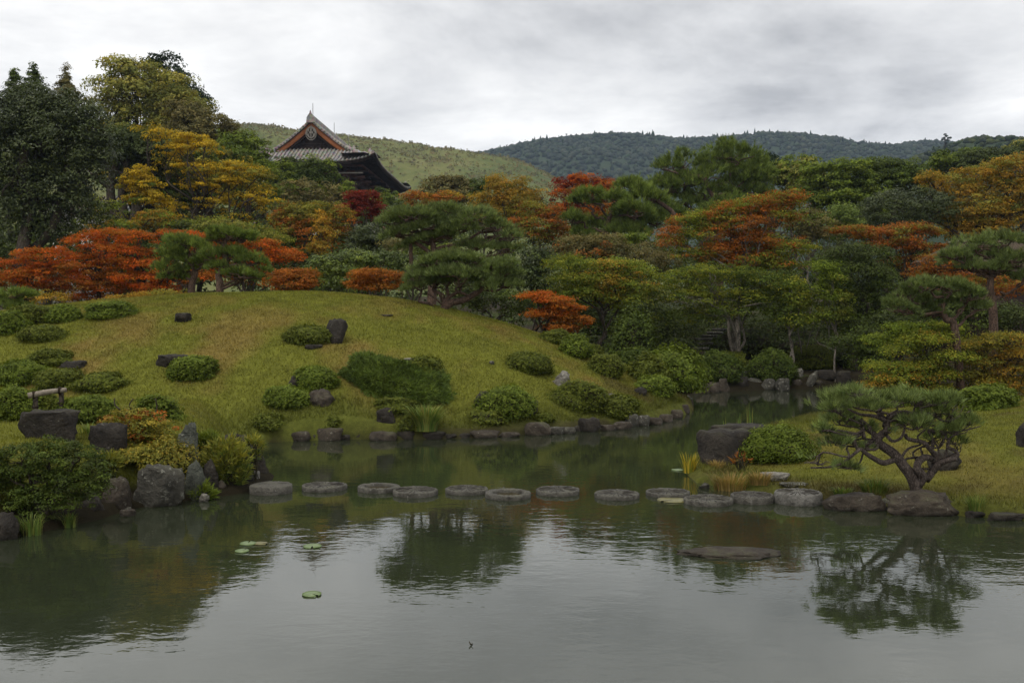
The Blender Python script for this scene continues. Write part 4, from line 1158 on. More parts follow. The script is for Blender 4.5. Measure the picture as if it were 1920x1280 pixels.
# right background
t('broadleaf_tree', 'dark rounded evergreen just right of the big pine top', 90, [(1440, 305, 18, 16), (1430, 330, 26, 24), (1462, 325, 14, 20)], 1438, 'conifer', 4000, .24, tr=.2, clump=.5)
t('broadleaf_tree', 'olive green cone-topped tree, left of two behind the big pine', 86, [(1478, 312, 22, 14), (1480, 335, 34, 24), (1495, 350, 34, 26)], 1480, 'camphor', 6500, .22, tr=.2, clump=.5, palette2='bright', mix2=.5)
t('broadleaf_tree', 'olive green cone-topped tree, right of two behind the big pine', 84, [(1513, 309, 16, 14), (1516, 330, 24, 20), (1525, 350, 30, 20)], 1515, 'camphor', 5200, .22, tr=.2, clump=.5, palette2='bright', mix2=.5)
t('broadleaf_tree', 'wide leafy green tree in the middle of the right background', 78,
  [(1545, 330, 36, 22), (1585, 322, 40, 18), (1560, 360, 50, 28), (1600, 355, 46, 28), (1575, 392, 60, 28), (1520, 370, 26, 26)], 1570, 'bright', 20000, .2, tr=.3, clump=.55, flat=.4, wild=.2, palette2='ever', mix2=.3)
t('broadleaf_tree', 'darker leafy green tree left of the golden tree', 80,
  [(1630, 318, 36, 16), (1675, 322, 40, 18), (1710, 328, 22, 16), (1650, 348, 50, 26), (1705, 352, 30, 22), (1630, 380, 40, 24)], 1665, 'ever', 17000, .2, tr=.3, clump=.55, flat=.4, wild=.2, palette2='bright', mix2=.35)
t('broadleaf_tree', 'green tree with pale top under the wooded hill', 98, [(1775, 300, 22, 12), (1820, 296, 18, 14), (1790, 312, 40, 14), (1760, 318, 20, 10)], 1790, 'bright', 6000, .24, tr=.3, clump=.6, palette2='ever', mix2=.5)
t('evergreen_tree', 'dark evergreen strip of crown at the upper right edge', 96, [(1850, 296, 34, 12), (1890, 300, 26, 12), (1840, 312, 50, 14), (1920, 290, 24, 16)], 1860, 'oak', 7000, .24, tr=.3, clump=.6, palette2='ever', mix2=.3)
t('ochre_tree', 'grey-yellow tree crown in the top right corner of the woods', 100, [(1915, 280, 26, 14), (1960, 285, 40, 20)], 1930, 'camphor', 4000, .25, tr=.3, clump=.6)
t('golden_tree', 'large golden orange cherry spreading in from the right edge', 60,
  [(1880, 318, 40, 16), (1920, 312, 40, 20), (1830, 330, 44, 14), (1770, 342, 40, 12), (1860, 355, 60, 24), (1800, 365, 44, 18), (1920, 360, 50, 34), (1840, 395, 60, 24), (1900, 410, 60, 34), (1800, 420, 44, 26), (1850, 440, 60, 24), (1740, 335, 18, 8), (1960, 380, 50, 60)],
  1850, 'ochre', 46000, .12, mat='maple_leaf', tr=.24, clump=.45, flat=.35, wild=.24, palette2='camphor', mix2=.36)
t('clipped_tree', 'large dark oval evergreen clipped into a smooth dome', 60, [(1705, 392, 86, 34), (1680, 405, 60, 30), (1740, 410, 50, 30)], 1705, 'oak', 22000, .11, mat='gloss_leaf', tr=.2, clump=.3, wild=.05, inner=.75)
t('maple_tree', 'russet layered maple below the dark oval evergreen', 52,
  [(1600, 432, 40, 8), (1650, 440, 50, 10), (1700, 428, 40, 8), (1735, 436, 24, 8), (1690, 458, 40, 12), (1720, 470, 26, 14), (1640, 462, 30, 10), (1700, 492, 40, 10), (1760, 470, 30, 14)], 1690, 'rust', 15000, .11, mat='maple_leaf', tr=.14, clump=.42, flat=.22, up=.8, palette2='olive', mix2=.36)
t('light_tree', 'light grey-green small tree with pale twigs above the russet maple', 54, [(1510, 408, 26, 12), (1530, 425, 30, 14), (1495, 422, 20, 12), (1550, 440, 24, 12), (1515, 445, 26, 12)], 1520, 'grey', 7000, .11, tr=.1, clump=.35, palette2='bright', mix2=.45, bark='bark_pale')
t('clipped_tree', 'low soft green tree between the light tree and the oval evergreen', 57, [(1575, 405, 30, 18), (1590, 430, 30, 22), (1560, 435, 24, 16)], 1580, 'pine', 6000, .11, tr=.1, clump=.35)

# the big pines
pine('pine_tree', 'great spreading pine whose layered top stands above the mountain edge', 72,
     [(1385, 294, 62, 16), (1340, 302, 40, 12), (1280, 304, 44, 12), (1250, 312, 26, 10), (1410, 318, 54, 18), (1320, 330, 52, 16), (1275, 340, 44, 14), (1390, 345, 56, 20), (1240, 352, 34, 16), (1330, 362, 50, 18), (1290, 375, 50, 16), (1420, 365, 44, 18), (1350, 392, 54, 18), (1250, 395, 40, 14), (1440, 392, 40, 16), (1300, 415, 46, 14)],
     [(1350, 470), (1345, 430), (1330, 400), (1338, 370), (1320, 340)], 9000, .36, .036, 'pine', 9, tr=.34, branch_r=.1, twigs=6)
pine('pine_tree', 'dark pine leaning over the red tree with a bent reddish trunk', 60,
     [(1110, 365, 34, 12), (1095, 378, 30, 10), (1150, 372, 30, 12), (1190, 350, 40, 14), (1215, 372, 44, 16), (1080, 410, 28, 12), (1190, 400, 44, 16), (1130, 425, 34, 14), (1180, 432, 40, 14), (1230, 412, 34, 14), (1100, 440, 30, 12)],
     [(1140, 470), (1137, 440), (1140, 415), (1150, 395), (1165, 375)], 6500, .3, .03, 'pine', 9, tr=.2, branch_r=.075, twigs=6,
     paths=[{'p': [(1262, 425), (1262, 400), (1240, 382), (1222, 372), (1226, 380), (1232, 366)], 'r': (.16, .07)}])

# middle distance right of the mound
t('maple_tree', 'tall orange and green maple with red tips at the heart of the right bank', 45,
  [(1415, 385, 40, 16), (1370, 398, 40, 18), (1465, 378, 36, 16), (1320, 412, 36, 16), (1490, 372, 18, 14), (1450, 408, 50, 18), (1395, 425, 54, 20), (1340, 440, 50, 18), (1280, 418, 24, 10), (1270, 440, 36, 14), (1260, 458, 26, 12), (1420, 452, 54, 16), (1470, 470, 46, 14), (1350, 470, 54, 16), (1400, 490, 60, 16), (1500, 462, 24, 14), (1300, 480, 40, 14), (1460, 500, 44, 14)],
  1378, 'rust', 60000, .08, mat='maple_leaf', bark='bark_pale', tr=.10, clump=.36, flat=.28, up=.6, wild=.24, palette2='greenmaple', mix2=.47, grad=.3, stems=2)
t('maple_tree', 'deep green layered maple under the tall orange maple', 42,
  [(1330, 510, 54, 14), (1390, 520, 60, 14), (1270, 525, 50, 16), (1440, 530, 54, 14), (1340, 545, 60, 16), (1290, 560, 50, 16), (1410, 560, 60, 16), (1240, 555, 40, 16), (1360, 585, 60, 16), (1460, 570, 44, 18), (1280, 595, 50, 16)],
  1390, 'greenmaple', 36000, .078, mat='maple_leaf', bark='bark_pale', tr=.085, clump=.38, flat=.25, up=.7, palette2='ever', mix2=.55, stems=2)
t('maple_tree', 'yellow-green maple with a hint of orange right of the centre pines', 41,
  [(1060, 495, 36, 12), (1110, 505, 44, 14), (1160, 500, 40, 12), (1195, 512, 32, 12), (1080, 525, 46, 14), (1140, 530, 50, 14), (1190, 540, 36, 12), (1110, 555, 50, 16), (1070, 550, 36, 14), (1170, 565, 44, 14)],
  1130, 'greenmaple', 32000, .078, mat='maple_leaf', tr=.12, clump=.38, flat=.25, up=.7, palette2='ochre', mix2=.33)
t('shrub_tree', 'brownish green fine-leaved tree behind the yellow-green maple', 50, [(1080, 462, 44, 16), (1130, 458, 40, 14), (1105, 480, 56, 16), (1160, 475, 24, 14), (1050, 475, 26, 12)], 1105, 'grey', 12000, .1, tr=.1, clump=.35, palette2='rust', mix2=.3)
t('cloud_tree', 'little bright green flat-topped tree on a thin dark stem', 51, [(1180, 450, 24, 9), (1200, 446, 14, 7), (1165, 456, 10, 6)], 1186, 'bright', 2600, .09, tr=.05, clump=.25)
t('broadleaf_tree', 'mid green tree behind the little flat-topped tree', 54, [(1230, 470, 36, 16), (1210, 490, 36, 16), (1250, 495, 30, 16)], 1225, 'grey', 6500, .1, tr=.1, clump=.35)
t('camellia_tree', 'glossy dark camellia right behind the centre pines', 44, [(1000, 500, 36, 18), (985, 525, 40, 22), (1015, 535, 30, 20), (1005, 480, 26, 14)], 1000, 'oak', 9000, .1, mat='gloss_leaf', tr=.1, clump=.3, palette2='ever', mix2=.4)
t('evergreen_tree', 'tall dark green tree right of the orange maple', 42,
  [(1590, 475, 46, 18), (1640, 485, 34, 20), (1560, 500, 40, 20), (1610, 515, 56, 24), (1650, 535, 34, 26), (1570, 545, 44, 24), (1620, 570, 50, 24), (1660, 590, 40, 24), (1600, 610, 44, 24)],
  1610, 'ever', 36000, .08, tr=.14, clump=.4, flat=.45, palette2='oak', mix2=.5)
t('young_tree', 'slender yellow-green young tree on the far bank', 40.5, [(1545, 505, 22, 12), (1560, 530, 20, 14), (1530, 545, 18, 12), (1558, 560, 26, 14), (1572, 590, 22, 12), (1545, 600, 20, 10), (1578, 605, 14, 8)], 1566, 'bright', 6500, .085, mat='maple_leaf', tr=.045, clump=.3, palette2='sasa', mix2=.46, wild=.3, bark='bark_pale')
t('young_tree', 'thin leafy green tree with twin pale stems on the far bank', 41, [(1480, 545, 30, 14), (1500, 570, 24, 14), (1470, 585, 26, 12), (1490, 605, 26, 10)], 1482, 'greenmaple', 6000, .09, mat='maple_leaf', tr=.06, clump=.35, palette2='ever', mix2=.5, bark='bark_pale', stems=2)
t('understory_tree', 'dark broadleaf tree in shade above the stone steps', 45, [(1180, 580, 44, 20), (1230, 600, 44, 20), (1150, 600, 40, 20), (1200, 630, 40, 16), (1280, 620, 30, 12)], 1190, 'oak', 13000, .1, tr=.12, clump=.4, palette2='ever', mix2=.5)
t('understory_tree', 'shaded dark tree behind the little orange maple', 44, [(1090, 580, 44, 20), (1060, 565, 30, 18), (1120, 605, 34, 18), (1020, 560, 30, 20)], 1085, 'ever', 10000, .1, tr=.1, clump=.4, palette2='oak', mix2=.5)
for k, (px, top, tr_, lab) in enumerate(((1376, 560, .085, 'thick pale maple stem rising from the far bank, left of a pair'), (1500, 600, .04, 'thin bare stem standing among the shrubs of the far bank'))):
    D = 42.5; x = (px - CX) * D / F_PX; g = gz(x, D)
    a = P(px, top, D); root = thing('tree_stem', lab, 'tree', (x, D, g))
    q = wiggle((x, D, g - .1), a, np.random.default_rng(px), 6, .03)
    MB().tube(q, np.linspace(tr_, tr_ * .6, len(q)), 8).build('trunk', M['bark_pale'], root, smooth=True)
    q2 = wiggle(q[2], a + np.array((.9, .2, .3)), np.random.default_rng(px + 1), 6, .05)
    MB().tube(q2, np.linspace(tr_ * .7, tr_ * .3, len(q2)), 7).build('limbs', M['bark_pale'], root, smooth=True)
    link('crown', crown_mesh('crown', np.array([a, a + np.array((.8, 0, .3))]), np.array([(1.0, .8, .4)] * 2), 1500, .1, 'greenmaple', np.random.default_rng(px), .35, .3, origin=root.location), M['maple_leaf'], root)
# pale bare limb reaching right out of the orange maple
# red maples on the left
redb = [(30, 500, 46, 14), (85, 480, 50, 16), (60, 520, 60, 16), (110, 505, 50, 14), (160, 450, 40, 12), (205, 440, 50, 9), (260, 446, 50, 10), (330, 440, 44, 7), (190, 470, 46, 14), (245, 475, 54, 14), (150, 490, 40, 12), (215, 500, 54, 14), (170, 520, 50, 14), (280, 500, 46, 14), (130, 535, 50, 14), (200, 540, 54, 14), (260, 525, 54, 14), (320, 520, 46, 14), (90, 545, 44, 12), (10, 530, 40, 16), (300, 545, 44, 12), (160, 560, 40, 10), (-40, 510, 40, 20)]
t('maple_tree', 'wide blazing red maple in flat layers at the left, nearest the frame edge', 44, [b for b in redb if b[0] < 135], 70, 'red', 21000, .085, mat='maple_leaf', tr=.11, clump=.30, flat=.34, up=.7, palette2='rust', mix2=.40, stems=3, wild=.2)
t('maple_tree', 'broad red-orange maple in flat layers behind the mound, second from the left', 46, [b for b in redb if 135 <= b[0] < 235], 185, 'red', 21000, .085, mat='maple_leaf', tr=.11, clump=.30, flat=.34, up=.7, palette2='rust', mix2=.42, stems=3, wild=.2)
t('maple_tree', 'orange-red maple in flat layers just left of the twin pines', 45, [b for b in redb if b[0] >= 235] + [(370, 520, 30, 14), (350, 470, 40, 10), (390, 450, 40, 10)], 290, 'red', 22000, .085, mat='maple_leaf', tr=.11, clump=.30, flat=.34, up=.7, palette2='orange', mix2=.44, stems=3, wild=.2)
t('maple_tree', 'red-orange maple sloping down to the right behind the twin pines', 47, [(440, 452, 46, 10), (490, 465, 44, 12), (530, 478, 34, 10), (560, 486, 26, 8), (500, 492, 34, 12), (450, 485, 46, 16), (430, 515, 50, 18), (480, 520, 36, 14)], 480, 'red', 18000, .09, mat='maple_leaf', tr=.1, clump=.30, flat=.34, up=.7, palette2='orange', mix2=.5, stems=2)
t('low_maple', 'dull orange and green low maple at the foot of the red ones', 42, [(290, 560, 40, 12), (340, 555, 36, 10), (75, 560, 50, 12), (240, 565, 44, 10)], 250, 'olive', 7000, .085, mat='maple_leaf', tr=.06, clump=.34, flat=.25, palette2='ochre', mix2=.5)
t('low_maple', 'yellow-green low tree above the right end of the red maples', 56, [(430, 430, 34, 14), (480, 440, 36, 14), (510, 455, 30, 12), (390, 425, 30, 10)], 470, 'greenmaple', 8000, .11, mat='maple_leaf', tr=.08, clump=.4, palette2='camphor', mix2=.45)
t('small_maple', 'small orange maple with a flat dome right of the twin pines', 38.5, [(548, 514, 38, 8), (525, 525, 30, 10), (570, 524, 24, 10), (550, 538, 40, 8)], 540, 'orange', 9000, .075, mat='maple_leaf', bark='bark_pale', tr=.05, clump=.28, flat=.25, up=.8, stems=2, palette2='rust', mix2=.45)
t('small_maple', 'small orange maple with a flat dome left of the leaning pine', 38, [(703, 516, 44, 9), (680, 528, 28, 10), (735, 526, 24, 10), (700, 538, 44, 7)], 700, 'orange', 10000, .075, mat='maple_leaf', bark='bark_pale', tr=.05, clump=.28, flat=.25, up=.8, stems=3, palette2='rust', mix2=.4)
t('small_maple', 'bright orange little maple at the right foot of the mound', 34.5, [(1005, 556, 30, 9), (1035, 565, 34, 9), (1060, 578, 34, 8), (1030, 590, 44, 9), (1070, 600, 38, 9), (1055, 615, 40, 7)], 1022, 'orange', 15000, .07, mat='maple_leaf', tr=.05, clump=.26, flat=.2, up=.85, stems=2, palette2='red', mix2=.4)
t('camellia_hedge', 'bright leafed camellia hedge behind the mound top', 42, [(620, 500, 44, 20), (670, 492, 44, 16), (720, 490, 44, 16), (600, 525, 40, 24), (650, 525, 50, 26), (760, 500, 40, 20), (720, 525, 50, 26)], 660, 'ever', 22000, .085, mat='gloss_leaf', tr=.07, clump=.25, palette2='bright', mix2=.45, wild=.1, cat='hedge')
t('camellia_tree', 'rounded glossy dark camellia between olive maple and centre pine', 48, [(686, 445, 30, 18), (678, 460, 28, 16), (705, 458, 26, 16)], 688, 'oak', 7000, .09, mat='gloss_leaf', tr=.07, clump=.25)
t('broadleaf_tree', 'low grey-green tree behind the leaning pine', 46, [(760, 470, 30, 16), (740, 462, 24, 12), (820, 478, 60, 14)], 770, 'grey', 5500, .1, tr=.08, clump=.3, palette2='bright', mix2=.4)
t('broadleaf_tree', 'shaded dark bush behind the leaning pine trunk', 40, [(900, 560, 50, 20), (960, 570, 40, 20), (870, 545, 40, 16), (985, 590, 30, 16)], 920, 'oak', 9000, .085, tr=.07, clump=.3, palette2='ever', mix2=.4)

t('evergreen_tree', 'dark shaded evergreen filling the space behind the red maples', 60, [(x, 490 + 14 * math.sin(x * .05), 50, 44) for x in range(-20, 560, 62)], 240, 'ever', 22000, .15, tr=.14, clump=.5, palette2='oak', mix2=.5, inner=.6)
# twin pines left of the mound top
pine('pine_tree', 'cloud-pruned pine on the mound shoulder, left one of the twin pines', 36,
     [(345, 452, 42, 10), (325, 470, 34, 10), (370, 462, 30, 10), (350, 485, 40, 10), (310, 500, 28, 10), (355, 505, 34, 10), (330, 520, 36, 9), (380, 490, 24, 10)],
     [(358, 556), (360, 535), (366, 510), (358, 490), (352, 470)], 2600, .17, .017, 'pine', 10, tr=.13, branch_r=.045)
pine('pine_tree', 'cloud-pruned pine on the mound shoulder, taller right one of the twin pines', 35,
     [(430, 440, 44, 10), (410, 448, 26, 8), (458, 446, 26, 9), (400, 478, 30, 10), (440, 475, 36, 11), (470, 490, 34, 12), (415, 500, 30, 9), (455, 515, 40, 9), (490, 510, 22, 9)],
     [(412, 553), (412, 530), (410, 515), (425, 495), (418, 470), (424, 450)], 2900, .17, .017, 'pine', 10, tr=.13, branch_r=.045)
# centre pines
pine('pine_tree', 'broad pine with flat crown behind the leaning one at the mound crest', 36,
     [(770, 402, 60, 14), (830, 398, 60, 13), (885, 404, 50, 13), (735, 415, 34, 12), (930, 425, 40, 15), (790, 425, 55, 14), (860, 428, 55, 14), (955, 445, 26, 14), (800, 450, 60, 10), (745, 435, 36, 10), (900, 460, 48, 10), (955, 465, 26, 10)],
     [(808, 560), (812, 500), (813, 476), (812, 460), (808, 445)], 6400, .17, .016, 'pine_blue', 10, tr=.16, branch_r=.055, twigs=9, puff=1.15, gap=.36,
     paths=[{'p': [(812, 478), (790, 462), (765, 448), (735, 440), (718, 425)], 'r': (.08, .03)}, {'p': [(812, 476), (850, 468), (880, 470), (910, 455), (940, 440)], 'r': (.09, .03)}, {'p': [(775, 540), (772, 500), (770, 465), (772, 440)], 'r': (.10, .05)}])
pine('leaning_pine', 'leaning pine with forked trunk standing on the mound slope', 31.5,
     [(830, 492, 60, 13), (880, 488, 54, 13), (925, 500, 48, 13), (800, 512, 44, 14), (860, 515, 60, 16), (920, 525, 54, 16), (820, 528, 46, 11), (955, 530, 26, 12), (780, 535, 30, 8), (950, 515, 36, 10)],
     [(826, 596), (832, 580), (845, 568), (870, 562), (895, 548), (905, 540)], 6200, .16, .015, 'pine_blue', 10, tr=.14, branch_r=.045, twigs=9, puff=1.1, gap=.36,
     paths=[{'p': [(836, 578), (832, 568), (845, 555), (862, 545), (865, 530)], 'r': (.08, .04)}, {'p': [(834, 576), (822, 565), (812, 557), (800, 550)], 'r': (.035, .015)}, {'p': [(905, 542), (930, 545), (960, 530)], 'r': (.05, .02)}])

# right: pines and layered maples before the tea house
root = thing('tea_house', 'thatched tea house roof with pale ridge pole half hidden behind the right pines', 'building', (*P(1835, 560, 47)[:2], gz(P(1835, 560, 47)[0], 47)))
a = P(1790, 452, 47); b = P(1900, 442, 47); c = np.array(root.location); c_y = 47
mb = MB()
L_, R_ = P(1772, 484, 45.5), P(1990, 505, 45.5); L2, R2 = L_ + np.array((0, 4, 0)), R_ + np.array((0, 4, 0))
ra, rb = P(1795, 453, 47), P(1935, 443, 47)
mb.grid([[L_, ra], [R_, rb]]); mb.grid([[L2, ra], [R2, rb]], flip=True); mb.add([L_, L2, ra], t=[(0, 1, 2)]); mb.add([R_, R2, rb], t=[(0, 2, 1)])
dn = np.array((0, 0, -.3)); mb.grid([[L_, R_, R2, L2, L_], [L_ + dn, R_ + dn, R2 + dn, L2 + dn, L_ + dn]])
mb.build('roof', M['thatch'], root)
MB().tube([P(1780, 456, 46.9), P(1840, 449, 46.9), P(1900, 443, 46.9)], .09, 8).build('ridge_pole', M['log'], root)
MB().box((P(1865, 560, 47)[0], 47.5, (c[2] + L_[2]) / 2), (4.6, 2.6, L_[2] - c[2])).build('wall', M['timber_dark'], root)
pine('pine_tree', 'blue-green pine with the highest cushions at the right frame edge', 33,
     [(1830, 456, 40, 12), (1880, 450, 50, 13), (1800, 470, 34, 12), (1860, 478, 50, 12), (1905, 490, 40, 16), (1870, 505, 36, 13), (1920, 520, 30, 16), (1800, 492, 36, 10), (1790, 478, 34, 10), (1835, 500, 40, 11), (1960, 470, 40, 20)],
     [(1865, 640), (1862, 590), (1857, 545), (1858, 520), (1866, 490)], 3400, .17, .018, 'pine_blue', 10, tr=.15, branch_r=.05, paths=[{'p': [(1857, 550), (1840, 560), (1815, 570), (1800, 590)], 'r': (.06, .03)}])
pine('pine_tree', 'lower blue-green pine with a crooked dark trunk over the right maples', 31,
     [(1735, 535, 44, 12), (1790, 540, 44, 12), (1700, 555, 36, 11), (1755, 562, 48, 12), (1815, 555, 34, 12), (1690, 578, 36, 10), (1740, 585, 40, 10), (1830, 575, 30, 12)],
     [(1805, 630), (1790, 615), (1775, 600), (1768, 580), (1770, 560)], 3000, .16, .017, 'pine_blue', 10, tr=.12, branch_r=.045)
t('maple_tree', 'low spreading green maple with orange shoulders in the right middle ground', 31,
  [(1690, 660, 36, 8), (1735, 640, 44, 10), (1665, 690, 40, 9), (1720, 690, 50, 9), (1780, 672, 44, 10), (1690, 712, 54, 10), (1750, 705, 50, 10), (1665, 725, 44, 9), (1730, 730, 54, 9)],
  1730, 'greenmaple', 32000, .06, mat='maple_leaf', tr=.07, clump=.3, flat=.4, up=.85, palette2='ochre', mix2=.36, stems=3)
t('maple_tree', 'low spreading orange-green maple at the right frame edge', 31.5,
  [(1880, 640, 50, 12), (1830, 650, 44, 11), (1915, 665, 50, 11), (1850, 680, 46, 10), (1900, 695, 54, 11), (1810, 705, 50, 10), (1860, 718, 54, 10), (1920, 725, 50, 12), (1800, 735, 44, 8), (1960, 690, 50, 30)],
  1870, 'olive', 34000, .06, mat='maple_leaf', tr=.07, clump=.3, flat=.4, up=.85, palette2='ochre', mix2=.36, stems=3)
t('maple_tree', 'orange tinted maple before the left eave of the tea house', 40, [(1755, 488, 30, 9), (1770, 500, 34, 12), (1740, 515, 40, 12), (1800, 525, 44, 12), (1850, 530, 44, 14), (1900, 545, 50, 16), (1780, 545, 40, 12)], 1790, 'rust', 13000, .085, mat='maple_leaf', tr=.07, clump=.34, flat=.25, up=.8, palette2='olive', mix2=.45, stems=2)
t('maple_tree', 'rounded bright green maple under the crooked pine', 33, [(1755, 618, 40, 12), (1720, 630, 34, 12), (1780, 628, 30, 10), (1660, 640, 34, 14), (1690, 620, 30, 14)], 1740, 'greenmaple', 9000, .08, mat='maple_leaf', tr=.06, clump=.3, flat=.3, palette2='bright', mix2=.5)
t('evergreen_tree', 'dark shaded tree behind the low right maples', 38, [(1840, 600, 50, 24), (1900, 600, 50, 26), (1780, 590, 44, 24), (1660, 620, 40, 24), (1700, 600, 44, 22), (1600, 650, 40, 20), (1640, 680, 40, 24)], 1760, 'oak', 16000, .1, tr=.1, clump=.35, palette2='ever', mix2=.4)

# ================================================================== SHRUBS
G_MOUND = 'clipped azaleas on the mound'
shrub('low dark azalea cushion pressed against the tall split rock', 578, 612, 646, 42, 'azalea', 5200, seed=1, rough=.07)
shrub('round azalea cushion above the lichened boulder, behind another cushion', 590, 690, 732, 42, 'azalea_b', 5200, rough=.06)
shrub('neat azalea cushion left of the lichened boulder low on the slope', 537, 727, 767, 45, 'azalea_b', 5600, rough=.06)
shrub('azalea cushion in front of the long flat dark rock', 362, 668, 714, 44, 'azalea_b', 5600, rough=.06)
shrub('flattened dark azalea alone on the left shoulder of the mound', 80, 612, 641, 42, 'azalea', 4800, rough=.06)
shrub('round azalea with a rock peeping out of its top, high on the right slope', 991, 661, 701, 43, 'azalea', 5200, rough=.05)
shrub('big azalea dome between two dark rocks above the shore', 945, 727, 786, 52, 'azalea_b', 7000, rough=.06)
shrub('long azalea mound under the pale craggy stone', 1085, 720, 770, 55, 'azalea', 7000, rough=.09)
shrub('lower right end of the long azalea bank near the shore stones', 1150, 743, 782, 46, 'azalea', 5600, rough=.09)
shrub('small olive azalea tucked between juniper and grass clump', 740, 745, 776, 38, 'azalea', 4000, rough=.1)
shrub('olive brown azalea at the right shoulder of the juniper', 796, 672, 722, 32, 'azalea', 4200, rough=.1)
shrub('azalea at the right foot of the mound, topmost of the row', 1042, 620, 646, 27, 'azalea', 3200, rough=.08)
shrub('rounded azalea in the row, just below the topmost one', 1079, 631, 671, 29, 'azalea_b', 3800, rough=.06)
shrub('azalea in the row along the ridge, below the rounded one', 1137, 665, 706, 33, 'azalea', 4200, rough=.07)
shrub('dark low azalea in the row, right of the rounded one', 1105, 645, 672, 22, 'azalea', 2400, rough=.08)
shrub('lowest azalea of the row, by the channel', 1230, 706, 742, 36, 'azalea_b', 4200, rough=.1)
shrub('dense azalea at the upper left, behind its brighter neighbour', 95, 656, 690, 38, 'azalea', 4600, rough=.08)
shrub('bright green azalea at the left edge below the denser one', 46, 679, 724, 48, 'azalea_b', 6000, rough=.08)
shrub('azalea joined to a longer one above the log rail', 112, 693, 732, 42, 'azalea', 5200, rough=.1, loose=.09)
shrub('long low azalea ending right above the log rail', 190, 700, 734, 47, 'azalea', 5600, rough=.09)
shrub('bright leafy bush at the left edge beside the log rail', 28, 730, 790, 46, 'azalea_b', 6000, size=.045, rough=.1, loose=.08)
shrub('leafy bush directly behind the log rail', 92, 745, 788, 26, 'azalea', 3200, size=.045, rough=.1, loose=.08)
shrub('bright dome of small leaves right of the log rail', 165, 745, 795, 52, 'azalea_b', 7500, size=.042, rough=.08)
shrub('azalea dome at the far left edge under the young pine', 18, 586, 628, 34, 'azalea_b', 3800, rough=.07)
shrub('broad azalea beneath the red maples, left of a rock', 62, 572, 610, 46, 'azalea', 5200, rough=.09)
shrub('azalea beneath the red maples, right of a rock', 122, 575, 605, 32, 'azalea_b', 3800, rough=.08)
shrub('azalea bush against the left shoulder of the mound', 208, 566, 598, 45, 'azalea_b', 5400, rough=.08)
shrub('sparse dark little bush on the shore left of centre', 505, 779, 806, 25, 'azalea', 1800, rough=.15, loose=.14)
shrub('tiny dark bush above the shoreline stones', 624, 781, 801, 15, 'azalea', 900, rough=.15, loose=.16)
shrub('small azalea above the big square shore stone', 1018, 774, 793, 20, 'azalea', 1800, rough=.1)
shrub('prostrate dark tuft at the foot of the grass clump', 770, 783, 806, 26, 'azalea', 1600, rough=.15, loose=.14)
shrub('thin low azalea spreading right of the big dome rocks', 912, 770, 796, 34, 'azalea', 1500, rough=.12, loose=.12)
# far bank
shrub('dark dense bush on the far bank left of the rock steps', 1345, 664, 718, 46, 'ever', 6500, size=.075, rough=.1, name='bush', mat='leaf')
shrub('dark bush on the far bank behind the left one', 1372, 660, 700, 34, 'azalea', 3800, size=.07, rough=.1, name='bush')
shrub('spreading juniper-like bush on the far bank, middle', 1450, 662, 720, 46, 'ever', 6500, size=.075, rough=.1, name='bush')
shrub('spreading dark bush on the far bank, right of the middle one', 1520, 652, 694, 44, 'azalea', 5600, size=.075, rough=.1, name='bush')
shrub('feathery bright bush at the channel mouth', 1262, 664, 734, 52, 'azalea_b', 8000, size=.085, rough=.12, loose=.13, name='bush')
shrub('feathery olive bush left of the channel mouth', 1215, 672, 722, 34, 'azalea', 4200, size=.085, rough=.12, loose=.13, name='bush')
shrub('tall willowy grey-green shrub at the right foot of the mound', 1185, 607, 690, 46, 'ever', 5200, size=.10, rough=.12, loose=.16, name='shrub', D=36)
shrub('dark bush below the willowy shrub', 1192, 655, 712, 32, 'ever', 4600, size=.075, rough=.1, name='bush', D=34)
shrub('bright green hedge plant behind the right bank lawn', 1855, 726, 768, 52, 'azalea_b', 6500, size=.07, rough=.12, name='bush')
shrub('bright green leafy bush behind the dwarf pine crown', 1680, 734, 772, 50, 'azalea_b', 5000, size=.07, rough=.12, name='bush', D=29)
shrub('low green bush behind the right part of the dwarf pine', 1775, 735, 770, 40, 'azalea_b', 4200, size=.07, rough=.12, name='bush', D=29)
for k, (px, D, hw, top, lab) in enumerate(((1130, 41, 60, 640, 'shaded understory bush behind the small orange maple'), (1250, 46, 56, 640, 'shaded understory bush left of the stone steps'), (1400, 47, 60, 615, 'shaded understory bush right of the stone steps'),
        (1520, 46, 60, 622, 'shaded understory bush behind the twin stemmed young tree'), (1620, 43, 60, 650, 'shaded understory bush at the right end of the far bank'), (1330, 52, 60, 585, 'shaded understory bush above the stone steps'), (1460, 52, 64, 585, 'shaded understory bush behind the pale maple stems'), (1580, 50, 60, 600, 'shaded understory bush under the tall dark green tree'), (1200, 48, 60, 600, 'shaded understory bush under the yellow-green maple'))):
    shrub(lab, px, top, 700, hw, 'oak', 2600, size=.13, rough=.14, loose=.12, name='bush', D=D)
